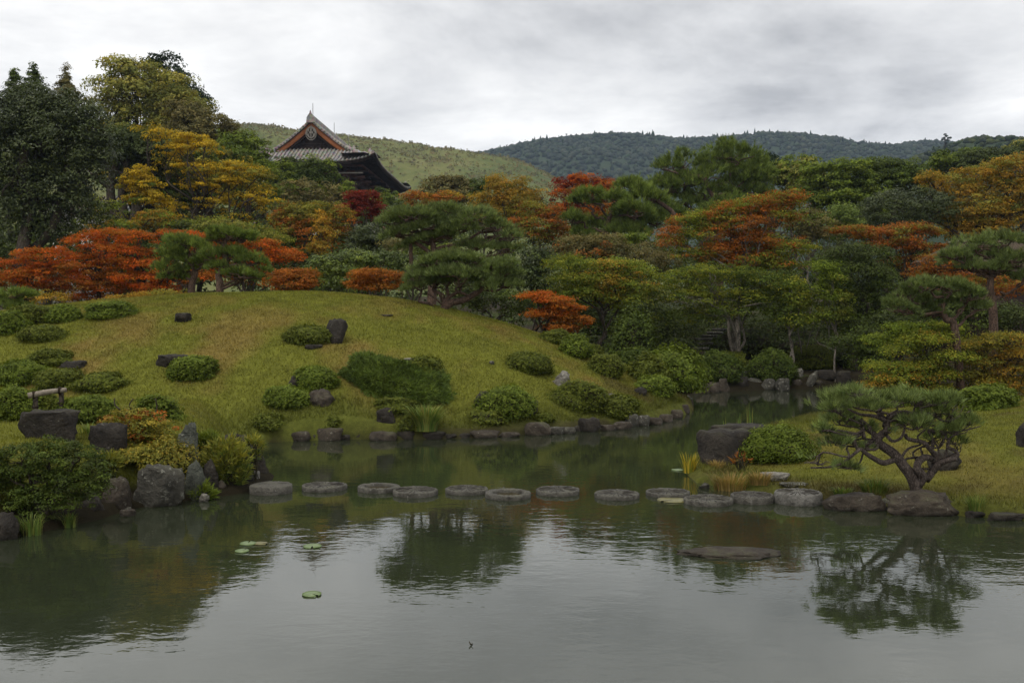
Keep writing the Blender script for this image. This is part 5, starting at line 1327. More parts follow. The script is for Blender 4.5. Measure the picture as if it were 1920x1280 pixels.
# left bank and right bank
tree('evergreen_bush', 'large glossy dark green bush overhanging the water at left', 12.9, [(40, 870, 44, 34), (90, 858, 46, 30), (140, 862, 44, 30), (175, 890, 32, 30), (25, 915, 40, 36), (75, 910, 50, 40), (130, 915, 48, 36), (165, 925, 34, 26), (100, 945, 50, 26), (50, 950, 40, 26), (-30, 900, 50, 60)], 95, 'oak', 30000, .034, cat='bush', tr=.05, clump=.085, flat=.6, up=.55, depth=.7, inner=.6, palette2='ever', mix2=.6, shape='quad', aspect=.5, stems=3)
tree('nandina', 'airy nandina with green and reddening leaves left of the pointed rock', 15.5, [(215, 800, 26, 18), (250, 782, 34, 16), (292, 800, 34, 24), (238, 830, 34, 22), (292, 842, 40, 24), (326, 862, 24, 22), (200, 838, 20, 16), (268, 815, 40, 26)], 265, 'olive', 11000, .045, cat='shrub', tr=.02, clump=.10, flat=.5, up=.5, inner=.3, palette2='rust', mix2=.27, stems=3, wild=.3, limbs=False, shape='quad', aspect=.45)
shrub('green bush of broad leaves behind the pointed rock', 292, 749, 800, 38, 'azalea_b', 4200, size=.05, rough=.12, loose=.12, name='bush', D=17)
shrub('olive brown low bush in front of the pointed rock', 310, 830, 885, 46, 'olive', 5200, size=.04, rough=.14, loose=.14, name='bush', D=14.9)
shrub('small low bush on the water side of the flat brown rock', 245, 840, 880, 34, 'olive', 3000, size=.04, rough=.14, loose=.14, name='bush', D=14.9)
shrub('cushion of dense bright evergreen on the right bank by the great boulder', 1450, 803, 872, 70, 'azalea_b', 11000, size=.04, rough=.08, loose=.08, name='evergreen_cushion', D=17.4)
# prostrate juniper
def juniper(label, px, ytop, ybot, hw, n, seed):
    r = np.random.default_rng(seed); h0, h1 = hit(px, ybot), hit(px, ytop)
    D = (h0[1] + h1[1]) / 2 - .1; s = D / F_PX
    x = (px - CX) * s; low = gz(x, D)
    root = thing('juniper', label, 'juniper', (x, D, low)); o = np.array(root.location)
    R3 = np.array((hw * s, (h1[1] - h0[1]) * .42, .42))
    def hug(d, k):
        lv = 1 + .20 * lump(d, np.random.default_rng(seed), 4.5)
        q = d * R3 * (k * lv)[:, None]
        q[:, 2] = np.abs(d[:, 2]) * R3[2] * k * lv
        q = q + np.array((x, D, 0.0)); q[:, 2] += ground(q[:, 0], q[:, 1])
        return q
    v, f = ico(3)
    link('branches', mesh_np('branches', hug(v, .85 + 0 * v[:, 0]) - o, f, smooth=True), M['twig'], root)
    d = unit(n, r); d[:, 2] = np.abs(d[:, 2])
    pos = hug(d, 1 + .06 * r.normal(size=n))
    az = d * np.array((1, 1, .2)) + np.array((0, -.3, .1)) + unit(n, r) * .7
    c = pal('juniper', .45 + .2 * lump(d, r, 9) + .2 * r.normal(size=n)) * np.array((.85, .86, .9)) * np.clip(1 + .32 * r.normal(size=(n, 1)), .4, 1.8)
    link('sprays', needles('sprays', pos, az, 9, .15, .03, c, r, root.location, .75), M['needle'], root)
juniper('wide dark blue-green juniper sprawling in the middle of the mound', 735, 676, 752, 92, 4200, 31)

# young pine at the far left
pine('young_pine', 'low clipped young pine at the far left under the red maples', 34, [(20, 553, 34, 9), (48, 557, 22, 8), (15, 572, 30, 9), (40, 575, 24, 8)], [(30, 600), (30, 585), (28, 570)], 1300, .15, .016, 'pine', 10, tr=.06, branch_r=.03)

# ================================================================== GRASSES AND OTHER BLADED PLANTS
def blades(name, label, cat, px, ybase, hw, hpx, n, palette, seed, curve=.35, width=.012, D=None, spread=.5, group=None, nseg=4):
    r = np.random.default_rng(seed)
    h0 = hit(px, ybase) if D is None else np.array(((px - CX) * D / F_PX, D, max(0, gz((px - CX) * D / F_PX, D))))
    s = h0[1] / F_PX
    root = thing(name, label, cat, h0, group)
    H, Wd = hpx * s, hw * s
    vs_, fs_, cs_ = [], [], []
    for k in range(n):
        a = r.uniform(0, 6.28); q = math.sqrt(r.random()) * Wd * spread
        b = np.array((math.cos(a) * q, math.sin(a) * q * .7, -.03))
        out = np.array((math.cos(a), math.sin(a), 0)) * Wd * (1 - spread) * r.uniform(.3, 1.3)
        L = H * r.uniform(.55, 1.05)
        t = np.linspace(0, 1, nseg + 1)
        mid = b + np.outer(t ** (1 + curve * 2), out) + np.outer(t - curve * .55 * t ** 3, np.array((0, 0, L)))
        sd_ = np.cross(out + np.array((.001, 0, 0)), (0, 0, 1.0)); sd_ = sd_ / (np.linalg.norm(sd_) + 1e-9)
        sd_ = sd_ * math.cos(1.2 * r.random()) + np.array((0, 1, 0)) * .2
        w = width * (1 - t ** 2 * .95) * r.uniform(.6, 1.2)
        v = np.stack([mid - sd_ * w[:, None], mid + sd_ * w[:, None]], 1).reshape(-1, 3)
        i = np.arange(nseg) * 2 + len(vs_) * 2 * (nseg + 1)
        vs_.append(v); fs_.append(np.stack([i, i + 1, i + 3, i + 2], 1))
        cs_.append(np.repeat(pal(palette, np.array([r.random()])), 2 * (nseg + 1), 0) * r.uniform(.75, 1.25))
    link('leaves', mesh_np('leaves', np.concatenate(vs_), np.concatenate(fs_), np.concatenate(cs_)), M['grass'], root)
    return root
PAL['reed'] = [(.07, .12, .025), (.13, .19, .04), (.22, .21, .05)]
PAL['iris'] = [(.12, .15, .02), (.24, .22, .025), (.40, .26, .025)]
blades('pampas_grass', 'fountain of long green grass blades above the mound shore', 'grass clump', 798, 806, 52, 66, 420, 'reed', 41, .45, .019, spread=.45)
blades('iris_clump', 'yellowing iris leaves in the water left of the great boulder', 'iris', 1294, 886, 26, 46, 90, 'iris', 42, .25, .012, D=17.3, spread=.5)
for k, (px, y, hp, n, lab) in enumerate(((1362, 800, 50, 7, 'thin reed blades left of the clump behind the great boulder'), (1385, 800, 44, 8, 'short yellowing reed blades behind the great boulder'), (1407, 800, 62, 14, 'tallest green reed clump behind the great boulder'))):
    blades('reed_clump', lab, 'reeds', px, y, 9, hp, n, 'reed', 43 + k, .06, .018, D=22.5, spread=.8)
blades('dry_grass', 'tuft of straw coloured dry grass beside the millstones on the right bank', 'grass clump', 1370, 918, 52, 46, 520, 'straw', 47, .45, .007, spread=.6)
blades('dry_grass', 'smaller straw coloured grass tuft left of the pale flat stone', 'grass clump', 1425, 905, 34, 34, 260, 'straw', 48, .45, .007, spread=.6)
blades('dry_grass', 'reddish dry grass tuft beside the great boulder', 'grass clump', 1345, 890, 26, 26, 160, 'straw', 49, .45, .007, D=17.2)
blades('grass_clump', 'green grass tuft on the waterline below the dwarf pine rock', 'grass clump', 1830, 960, 30, 44, 140, 'reed', 50, .4, .007)
blades('fern', 'bright green ferns and grass left of the dwarf pine trunk', 'fern', 1640, 925, 44, 46, 300, 'reed', 51, .55, .012, spread=.55)
blades('fern', 'low fresh green plants above the long shore rock', 'fern', 1580, 928, 30, 26, 160, 'reed', 52, .55, .012, spread=.55)
blades('sedge', 'arching sedge leaves hanging to the water under the big dark bush', 'sedge', 55, 990, 40, 70, 110, 'reed', 53, .7, .008, D=12.4)
blades('sedge', 'short arching sedge under the right side of the big dark bush', 'sedge', 125, 975, 34, 46, 90, 'reed', 54, .7, .008, D=12.9)
blades('spiky_grass', 'pale green spiky leaves between the flat brown rock and the bush', 'grass clump', 165, 835, 32, 36, 70, 'reed', 55, .5, .012, D=15.4)
def bamboo_grass(label, px, ytop, ybot, hw, n, D, seed, palette='sasa'):
    r = np.random.default_rng(seed); s = D / F_PX
    c = P(px, (ytop + ybot) / 2, D); root = thing('bamboo_grass', label, 'bamboo grass', (c[0], D, gz(c[0], D)))
    d = unit(n, r); rad = .35 + .65 * np.sqrt(r.random(n))
    pos = c + d * np.array((hw * s, hw * s * .7, (ybot - ytop) / 2 * s)) * rad[:, None]
    ax = d * np.array((1, 1, .4)) + np.array((0, 0, .55)) + unit(n, r) * .3
    cc = pal(palette, .5 + .3 * d[:, 2] + .25 * r.normal(size=n))
    link('leaves', needles('leaves', pos, ax, 5, .11, .024, cc, r, root.location, .6), M['grass'], root)
    mb = MB()
    for k in range(24):
        e_ = pos[r.integers(n)]; mb.tube(wiggle((c[0] + r.uniform(-1, 1) * hw * s * .5, D + r.uniform(-.1, .1), root.location[2] - .05), e_, r, 4, .05), .006, 4, cap=False)
    mb.build('stems', M['twig'], root)
bamboo_grass('yellow-green bamboo grass spilling over the rocks to the left millstones', 425, 818, 920, 46, 620, 15.6, 61)
bamboo_grass('small yellow bamboo grass right of the big dark bush', 205, 850, 885, 20, 110, 14.6, 62)
bamboo_grass('yellow bamboo sprays against the twin dark rocks', 475, 815, 865, 18, 70, 16.2, 63)
bamboo_grass('low green bamboo grass right of the pointed rock', 388, 812, 850, 24, 160, 15.8, 64, 'azalea_b')
bamboo_grass('reddish leafed sprig in front of the great boulder', 1390, 850, 872, 16, 14, 16.8, 65, 'rust')
bamboo_grass('fine leafed weeds at the foot of the green rock', 378, 905, 940, 26, 120, 14.9, 66, 'azalea_b')

# turf: real blades over the lawn, colour taken from the same patches as the ground
def turf(name, n, test, hgt, wid, seed, box_):
    r = np.random.default_rng(seed)
    x = r.uniform(box_[0], box_[1], n); y = r.uniform(box_[2], box_[3], n)
    k = test(x, y); x, y = x[k], y[k]; n = len(x)
    z = ground(x, y)
    c = turf_tint(x, y) * (1.05 + .22 * r.normal(size=(n, 1)))
    h = hgt * (.5 + .9 * r.random(n)) * np.where(pond_sd(x, y) > -.9, 1.7, 1)
    a = r.uniform(0, 6.28, n); lean = r.normal(size=(n, 2)) * .45
    sd_ = np.stack([np.cos(a), np.sin(a), 0 * a], 1) * wid
    b = np.stack([x, y, z - .01], 1)
    tip = b + np.stack([lean[:, 0] * h, lean[:, 1] * h, h], 1)
    v = np.stack([b - sd_, b + sd_, tip], 1).reshape(-1, 3)
    o = link(name, mesh_np(name, v, np.arange(3 * n).reshape(n, 3), np.repeat(np.clip(c, .006, 1), 3, 0)), M['grass'])
    tag(o, kind='stuff')
inland = lambda x, y: -pond_sd(x, y)
turf('mound_turf', 330000, lambda x, y: (inland(x, y) > .12) & (mound_h(x, y) > .1) & (np.abs(x) < y * .64) & (y < 34.5), .055, .011, 71, (-18, 6.5, 21.5, 35))
turf('lawn_turf', 200000, lambda x, y: (inland(x, y) > .06) & (x > 2.5) & (x < y * .85) & (y < 30), .045, .008, 72, (3, 19, 12.5, 31))
turf('bank_turf', 60000, lambda x, y: (inland(x, y) > .5) & (np.abs(x) < y * .75), .05, .008, 73, (-11, -4, 12, 22))

# ================================================================== ROCKS
rock('tall split-faced brown rock standing on the mound beside an azalea', 628, 643, 23, 46, 'rock_dark', planes=9, sharp=.68, lean=.12, flat_top=.6, noise_amp=.12)
rock('small flat dark stone below the tall split rock', 585, 655, 20, 9, 'rock_dark', flat_top=.5)
rock('squat dark stone on the upper left of the mound', 346, 605, 19, 19, 'rock_dark', planes=9, flat_top=.5, sharp=.7)
rock('long flat dark rock behind an azalea cushion', 323, 690, 32, 25, 'rock_dark', flat_top=.45, lean=.1)
rock('low dark rock with pale edge beside the left azaleas', 138, 694, 25, 17, 'rock_dark', flat_top=.5, noise_amp=.2)
rock('tilted grey-brown rock at the left of a cushion low on the slope', 557, 730, 18, 26, 'rock_dark', lean=-.1)
rock('broad lichened boulder right of a neat cushion', 600, 760, 28, 30, 'rock_brown', planes=5, sharp=.82)
rock('dark rock half hidden at the left of the big azalea dome', 908, 765, 20, 32, 'rock_dark')
rock('square dark rock at the right of the big azalea dome', 992, 778, 20, 30, 'rock_dark', planes=8, sharp=.7)
rock('rock peeping over the round azalea high on the right slope', 978, 669, 16, 10, 'rock_brown')
rock('pale craggy white stone perched behind the long azalea', 1057, 728, 22, 33, 'rock_pale', planes=10, sharp=.62, noise_amp=.3)
rock('pale flat rock behind the top of the juniper', 775, 680, 22, 9, 'rock_pale', flat_top=.4)
rock('pointed dark rock at the foot of the small olive azalea', 722, 794, 22, 30, 'rock_dark', planes=9, sharp=.66)
rock('dark oval stone near the right tip of the mound', 1201, 740, 13, 15, 'rock_dark', planes=4, sharp=.85)
rock('tiny stone in the grass near the right slope azalea', 922, 684, 6, 7, 'rock_grey')
rock('low flat stone in the grass by the long azalea', 1146, 742, 7, 5, 'rock_grey')
rock('grey stone among the azaleas under the red maples', 106, 604, 18, 12, 'rock_brown', flat_top=.5)
rock('small dark stone below the azalea at the left shoulder', 181, 598, 9, 9, 'rock_dark')
rock('flat whitish rock behind the bright dome right of the log rail', 180, 762, 28, 16, 'rock_pale', flat_top=.4, D=18.5)
rock('grey flat stone above the nandina bush', 232, 772, 16, 10, 'rock_grey', D=18, flat_top=.5)
rock('brown stone behind the log rail', 140, 745, 16, 12, 'rock_brown', D=19.5)
rock('flat earthy mark of stone near the mound crest', 726, 594, 14, 4, 'rock_brown', flat_top=.3)
rock('dark dome-shaped rock with lichen specks at the head of the inlet', 437, 830, 37, 46, 'rock_dark', planes=5, sharp=.85, D=18.2)

# left bank
rock('long layered brown boulder with flat top on the left lawn', 95, 842, 62, 56, 'rock_dark', planes=6, flat_top=.35, sharp=.8, D=14.6, depth=.55, noise_amp=.16)
rock('wide dark boulder behind the big dark bush', 205, 885, 40, 68, 'rock_dark', planes=7, flat_top=.5, D=14.9, depth=.7)
rock('pointed grey standing rock with pale peak', 347, 880, 27, 104, 'rock_green', planes=8, sharp=.7, lean=.03, D=15.4, depth=.8, noise_amp=.2)
rock('rounded tan boulder at the waterline next to the big dark bush', 218, 952, 28, 66, 'rock_brown', planes=6, sharp=.78, D=13.9, z=0)
rock('large squared grey boulder of the left waterline wall', 295, 952, 51, 78, 'rock_grey', planes=8, sharp=.76, D=14.3, z=0, depth=.6, flat_top=.55)
rock('greenish upright boulder right of the large squared one', 366, 938, 21, 78, 'rock_green', planes=7, sharp=.72, D=14.8, z=0)
rock('dark triangular rock leaning behind the greenish boulder', 390, 920, 18, 70, 'rock_dark', planes=8, sharp=.7, D=15.2, z=0)
rock('small pink-grey stone at the foot of the greenish boulder', 381, 938, 10, 16, 'rock_pale', D=14.7, z=0)
rock('reddish rounded stone beneath the bamboo grass', 410, 925, 13, 28, 'rock_brown', D=15.3, z=0)
rock('dark rock hidden in the shade of the big dark bush', 172, 965, 26, 48, 'rock_dark', D=13.5, z=0)
rock('low flat stone at the water under the tan boulder', 235, 958, 16, 12, 'rock_brown', D=13.6, z=0, flat_top=.3)
rock('small round stone at the water between tan and squared boulders', 238, 948, 7, 10, 'rock_grey', D=13.9, z=0)
rock('broad brown rock in the lower left corner', 2, 1008, 30, 50, 'rock_dark', planes=6, sharp=.8, D=12.1, z=0)
rock('tall dark rock, left of the twin rocks at the inlet', 472, 895, 22, 66, 'rock_dark', planes=7, sharp=.74, D=16.9, z=0, lean=-.08)
rock('lower dark rock, right of the twin rocks at the inlet', 488, 896, 13, 46, 'rock_dark', planes=6, sharp=.76, D=16.8, z=0)
rock('dark stone block under the pale stone drum', 458, 920, 18, 28, 'rock_dark', D=16.0, z=0, flat_top=.5)

# right bank
rock('great dark boulder at the tip of the right bank', 1362, 885, 62, 82, 'rock_dark', planes=6, sharp=.84, D=17.6, z=-.02, depth=.8, flat_top=.62, noise_amp=.1)
rock('smooth dark slab lying on top of the great boulder', 1388, 818, 60, 26, 'rock_dark', planes=4, sharp=.88, D=18.2, z=P(1392, 822, 18.2)[2], depth=.7, name='slab', flat_top=.5)
rock('low pale flat stone set in the right bank grass', 1458, 902, 32, 16, 'rock_pale', planes=7, flat_top=.3, noise_amp=.2, depth=.5)
rock('pale stone flat in the soil behind the millstones', 1490, 912, 28, 5, 'rock_grey', flat_top=.3)
rock('long low brown rock on the shore right of the last millstone', 1606, 957, 62, 30, 'rock_brown', planes=6, flat_top=.4, D=14.0, z=0, depth=.5)
rock('broad brown rock carrying the dwarf pine', 1738, 966, 80, 46, 'rock_brown', planes=11, sharp=.68, D=13.6, z=0, depth=.6, noise_amp=.22, seed=4411)
rock('narrow stone joining the long rock and the pine rock', 1668, 950, 18, 20, 'rock_grey', D=14.1, z=0)
rock('low dark edging stone at the right end of the shore', 1885, 972, 40, 14, 'rock_dark', D=13.3, z=0, depth=.35, flat_top=.3)
rock('thin dark edging stone left of the right-end stone', 1828, 968, 22, 12, 'rock_dark', D=13.5, z=0, depth=.4, flat_top=.3)
rock('dark wet stone sliver below the last millstone', 1525, 950, 20, 10, 'rock_dark', D=14.6, z=0, depth=.5, flat_top=.3)
rock('dark rounded rock behind the dwarf pine trunk', 1772, 882, 32, 38, 'rock_dark', planes=6, sharp=.8)
rock('dark upright rock cut by the right frame edge', 1922, 838, 18, 46, 'rock_dark', planes=7)
rock('flat grey-brown rock at the back of the right lawn', 1868, 766, 34, 15, 'rock_brown', flat_top=.4)
rock('small wet stone at the channel side of the dry grass', 1322, 920, 10, 10, 'rock_grey', z=0, D=15.9)
rock('small wet stone behind the ninth millstone', 1335, 905, 8, 8, 'rock_grey', z=0, D=16.6)
rock('low mossy rock islet lying flat in the pond', 1370, 1050, 104, 11, 'rock_brown', planes=3, sharp=.9, z=0, D=11.2, depth=.5, noise_amp=.22, sink=.6, name='rock_islet')

# shoreline stones of the mound, one by one
G_EDGE = 'edging stones along the mound shore'
edge = [(500, 826, 16, 16, 'rock_dark', 'dark edging stone at the left end of the mound shore'), (528, 827, 16, 20, 'rock_brown', 'brown edging stone below the sparse dark bush'), (562, 828, 20, 20, 'rock_brown', 'lichened edging stone right of the sparse dark bush'),
        (585, 826, 12, 13, 'rock_dark', 'small edging stone left of the large pale-topped one'), (618, 827, 27, 26, 'rock_brown', 'large edging stone with pale top under the tiny bush'), (648, 826, 10, 11, 'rock_dark', 'little edging stone right of the large pale-topped one'),
        (673, 824, 20, 18, 'rock_dark', 'dark edging stone left of the long reddish one'), (718, 827, 26, 19, 'rock_brown', 'long reddish edging stone under the pointed dark rock'), (760, 825, 18, 18, 'rock_dark', 'edging stone below the foot of the grass clump'),
        (812, 824, 24, 16, 'rock_dark', 'mossy edging stone right of the grass clump'), (842, 823, 14, 10, 'rock_dark', 'thin edging stone between grass clump and flat stone'), (868, 822, 14, 10, 'rock_dark', 'thin dark edging stone left of the long flat one'),
        (910, 822, 28, 15, 'rock_brown', 'long flat edging stone under the big azalea dome'), (955, 820, 20, 9, 'rock_brown', 'sunken edging stone left of the square shore stone'), (1008, 817, 25, 26, 'rock_brown', 'big square shore stone with white lichen'),
        (1045, 815, 16, 16, 'rock_grey', 'whitish edging stone right of the square shore stone'), (1066, 814, 13, 14, 'rock_grey', 'small pale edging stone left of the upright dark one'), (1086, 809, 11, 13, 'rock_dark', 'small brown edging stone touching the upright dark one'),
        (1103, 810, 23, 30, 'rock_dark', 'upright dark shore stone with slanting top'), (1140, 808, 17, 12, 'rock_brown', 'low reddish edging stone right of the upright dark one'), (1168, 806, 20, 16, 'rock_brown', 'edging stone under the lower end of the azalea bank'),
        (1185, 800, 14, 26, 'rock_grey', 'upright grey shore stone near the mound tip'), (1205, 799, 14, 22, 'rock_grey', 'second grey shore stone near the mound tip, lower'), (1230, 797, 16, 15, 'rock_brown', 'brown edging stone on the curve of the mound tip'),
        (1250, 792, 14, 16, 'rock_brown', 'brown edging stone further round the mound tip'), (1268, 785, 13, 18, 'rock_brown', 'weathered edging stone close to the mound tip'), (1282, 777, 13, 20, 'rock_brown', 'outermost edging stone at the mound tip'), (1288, 764, 12, 17, 'rock_brown', 'edging stone behind the outermost one'), (1283, 754, 12, 14, 'rock_grey', 'edging stone at the back of the mound tip')]
for k, (px, y, hw, h, m_, lab) in enumerate(edge):
    rock(lab, px, y, hw * 1.04, h * .92, m_, 'shore_stone', 'stone', G_EDGE, planes=7, sub=3, z=0, D=4947 / (y - 605) + .06, flat_top=.55, depth=.7, seed=300 + k)
# far shore wall
G_FAR = 'stones of the far shore wall'
far = [(1248, 742, 14, 20, 'rock_grey', 'leftmost grey stone of the far shore wall'), (1285, 738, 14, 20, 'rock_green', 'mossy stone second from the left of the far shore wall'), (1318, 737, 14, 18, 'rock_brown', 'low brown stone of the far shore under the feathery bush'),
       (1340, 736, 12, 20, 'rock_brown', 'brown stone left of the upright reddish one on the far shore'), (1357, 735, 12, 26, 'rock_brown', 'upright reddish stone on the far shore'), (1368, 732, 10, 18, 'rock_dark', 'dark stone right of the upright reddish one'), (1388, 732, 17, 26, 'rock_dark', 'dark rounded stone in the far shore wall'),
       (1416, 730, 20, 22, 'rock_grey', 'wide grey stone in the middle of the far shore wall'), (1441, 731, 14, 22, 'rock_grey', 'white lichened stone of the far shore wall'), (1455, 730, 9, 18, 'rock_grey', 'narrow stone right of the white lichened one'), (1468, 733, 14, 24, 'rock_grey', 'blue-grey angular stone by the far water edge'),
       (1492, 729, 14, 18, 'rock_brown', 'low brown stone left of the leaning stone slab'), (1528, 728, 16, 16, 'rock_brown', 'pinkish low stone right of the leaning slab'), (1550, 727, 14, 18, 'rock_brown', 'brown stone at the right end of the far shore wall'), (1575, 726, 18, 22, 'rock_dark', 'dark rock beyond the right end of the far shore wall'), (1605, 724, 20, 26, 'rock_dark', 'shaded dark rock by the waterfall corner'),
       (1395, 706, 12, 12, 'rock_grey', 'small grey stone on top of the far shore wall'), (1405, 690, 16, 14, 'rock_brown', 'heap of small reddish stones below the pale stems, right'), (1390, 683, 12, 12, 'rock_grey', 'heap of small stones below the pale stems, left'), (1498, 704, 10, 16, 'rock_pale', 'pale upright stone on the far bank beside the slab'), (1332, 655, 6, 10, 'rock_pale', 'little white stone beside the stone steps'),
       (1550, 705, 20, 18, 'rock_dark', 'rock shelf above the far water corner'), (1580, 700, 18, 24, 'rock_dark', 'tall dark rock in the shaded far corner')]
for k, (px, y, hw, h, m_, lab) in enumerate(far):
    onw = y > 720
    rock(lab, px, y, hw, h, m_, 'shore_stone', 'stone', G_FAR, planes=7, sub=3, z=0 if onw else None, D=4947 / (y - 605) * (1.0) if onw else 40.5, flat_top=.6, depth=.7, seed=400 + k)
o = rock('leaning pale stone slab among the far shore stones', 1516, 718, 9, 28, 'rock_grey', 'stone_slab', 'stone', G_FAR, planes=6, sub=3, D=39.9, lean=.45, depth=.4)
# stone steps climbing the far bank
for k, (px, y, hw, lab) in enumerate(((1330, 664, 14, 'lowest flat stone of the steps climbing the far bank'), (1312, 655, 18, 'second stone step from the bottom on the far bank'), (1322, 646, 17, 'third stone step from the bottom, slightly left'), (1318, 638, 18, 'middle stone step with pale edge'), (1330, 632, 17, 'stone step above the middle one'), (1340, 626, 18, 'stone step second from the top'), (1348, 620, 15, 'topmost pale stone step'))):
    D = 42 + k * .55
    c = P(px, y, D)
    root = rock(lab, px, y, hw, 5, 'rock_grey', 'stone_step', 'step', 'stone steps on the far bank', planes=4, sub=2, D=D, z=c[2], flat_top=.2, depth=.5, seed=450 + k)

M['silt'] = plain('silt_water', (.045, .034, .012), .12, .5, .4, 9)
# ================================================================== MILLSTONE STEPPING STONES
def lathe_stone(label, px, pyc, hw, hpx, kind, mat, group='millstone stepping stones across the pond', cat='stepping stone', seed=0, D=None, z0=0.0, tilt=0.0):
    """kind: plain, grooved (radial dressing and an eye hole), ring (hollow centre)"""
    r = np.random.default_rng(900 + seed)
    hz = 0.10 + .0 * hpx
    # top centre seen at (px, pyc): solve depth so that the rim stands `h` over the water
    Dd = D or 4947 / (pyc + hpx - 605)
    s = Dd / F_PX; Rr = hw * s; h = hpx * s
    x = (px - CX) * s
    nseg = 64
    a = np.linspace(0, 2 * np.pi, nseg, endpoint=False)
    wob = 1 + .012 * np.sin(a * 3 + r.uniform(0, 6)) + .010 * np.sin(a * 7 + r.uniform(0, 6)) + .006 * r.normal(size=nseg)
    if kind == 'ring': prof_ = [(.93, -.25), (1.0, -.05), (1.0, h * .8), (.965, h), (.72, h), (.68, h - .015), (.67, .006), (.0, .004)]
    elif kind == 'plain': prof_ = [(.95, -.25), (1.0, -.05), (1.0, h * .86), (.97, h * .97), (.90, h), (.5, h + .004), (.0, h + .006)]
    else: prof_ = [(.93, -.25), (1.0, -.05), (1.0, h * .82), (.97, h * .96), (.93, h), (.86, h - .003), (.60, h + .002), (.20, h + .004), (.14, h - .015), (.12, h - .07), (.0, h - .07)]
    V = []
    for i, (q, z) in enumerate(prof_):
        rr = Rr * q * wob
        zz_ = np.full(nseg, z) + (r.normal(size=nseg) * .004 if 0 < i < len(prof_) - 1 else 0)
        V.append(np.stack([np.cos(a) * rr, np.sin(a) * rr, zz_], 1))
    V = np.array(V)
    root = thing('millstone', label, cat, (x, Dd, z0), group)
    root.rotation_euler = (tilt, -tilt * .6, r.uniform(0, 6.28))
    mb = MB()
    VV = np.concatenate([V, V[:, :1]], 1)
    mb.grid(VV, flip=True)
    me = mesh_np('body', np.concatenate(mb.v), mb.q[0], None, False)
    link('body', me, M[mat], root)
    if kind == 'ring':
        aa = np.linspace(0, 2 * np.pi, 33)[:-1]
        pv_ = np.concatenate([[(0, 0, .02)], np.stack([np.cos(aa) * Rr * .672, np.sin(aa) * Rr * .672, .02 + 0 * aa], 1)])
        kk = np.arange(32)
        link('pool', mesh_np('pool', pv_, np.stack([0 * kk, kk + 1, (kk + 1) % 32 + 1], 1)), M['silt'], root)
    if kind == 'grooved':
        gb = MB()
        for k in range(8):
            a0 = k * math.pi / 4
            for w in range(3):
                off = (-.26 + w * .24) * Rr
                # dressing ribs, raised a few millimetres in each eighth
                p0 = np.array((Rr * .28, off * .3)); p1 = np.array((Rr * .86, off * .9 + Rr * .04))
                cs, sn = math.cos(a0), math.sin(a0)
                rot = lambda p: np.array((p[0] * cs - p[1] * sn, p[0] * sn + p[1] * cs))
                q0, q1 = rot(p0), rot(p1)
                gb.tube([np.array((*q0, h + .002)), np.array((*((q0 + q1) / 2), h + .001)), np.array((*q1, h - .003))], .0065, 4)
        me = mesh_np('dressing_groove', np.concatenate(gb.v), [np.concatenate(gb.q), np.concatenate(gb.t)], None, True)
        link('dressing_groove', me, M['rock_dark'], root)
    return root
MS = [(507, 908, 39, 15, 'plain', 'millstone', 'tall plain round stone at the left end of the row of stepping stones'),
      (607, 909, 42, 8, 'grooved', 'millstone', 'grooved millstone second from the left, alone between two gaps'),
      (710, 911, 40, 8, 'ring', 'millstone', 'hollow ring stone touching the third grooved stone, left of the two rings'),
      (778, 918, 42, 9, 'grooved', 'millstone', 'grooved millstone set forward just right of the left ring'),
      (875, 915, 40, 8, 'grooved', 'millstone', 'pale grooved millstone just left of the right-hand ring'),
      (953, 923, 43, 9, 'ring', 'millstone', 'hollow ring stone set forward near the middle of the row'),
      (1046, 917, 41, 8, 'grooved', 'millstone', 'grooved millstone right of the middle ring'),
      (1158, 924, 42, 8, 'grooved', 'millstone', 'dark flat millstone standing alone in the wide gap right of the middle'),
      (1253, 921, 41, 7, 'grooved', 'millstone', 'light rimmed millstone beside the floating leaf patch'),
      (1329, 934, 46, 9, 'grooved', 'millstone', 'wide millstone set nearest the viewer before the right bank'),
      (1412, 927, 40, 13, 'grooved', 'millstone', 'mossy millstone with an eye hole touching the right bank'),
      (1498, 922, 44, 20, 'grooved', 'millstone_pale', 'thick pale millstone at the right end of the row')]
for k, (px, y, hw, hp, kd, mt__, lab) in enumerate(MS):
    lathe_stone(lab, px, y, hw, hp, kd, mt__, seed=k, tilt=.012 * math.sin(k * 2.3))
lathe_stone('pale stone drum standing on the left bank behind the row', 468, 884, 18, 18, 'plain', 'millstone_pale', seed=40, D=16.4, z0=P(468, 902, 16.4)[2])

# ================================================================== LOG RAIL
a, b = P(58, 741, 16.6), P(122, 731, 16.9)
rail = thing('log_rail', 'weathered log rail lashed on two dark posts on the left bank', 'rail', (a[0], 16.7, gz(a[0], 16.7)))
MB().tube(smooth_path([a - (b - a) * .08, (a + b) / 2 + np.array((0, 0, .012)), b + (b - a) * .04], 4), np.linspace(.052, .040, 9), 12).build('log', M['log'], rail, smooth=True)
for f in (.1, .86):
    c = a + (b - a) * f; g = gz(c[0], c[1])
    MB().tube([np.array((c[0], c[1] + .02, g - .1)), np.array((c[0] + .01, c[1] + .02, (c[2] + g) / 2)), np.array((c[0] + .005, c[1] + .02, c[2] - .035))], [.042, .04, .04], 10).build('post', M['bark_dark'], rail, smooth=True)
    mb = MB()
    for q in (-.014, 0, .014):
        an = np.linspace(0, 2 * np.pi, 14)
        mb.tube([c + np.array((q, math.cos(w) * .058, math.sin(w) * .058)) for w in an], .008, 5, cap=False)
    for zz_ in (-.2, -.22):
        mb.tube([np.array((c[0] + math.cos(w) * .05, c[1] + .02 + math.sin(w) * .05, c[2] + zz_)) for w in an], .008, 5, cap=False)
    mb.build('lashing', M['rope'], rail)

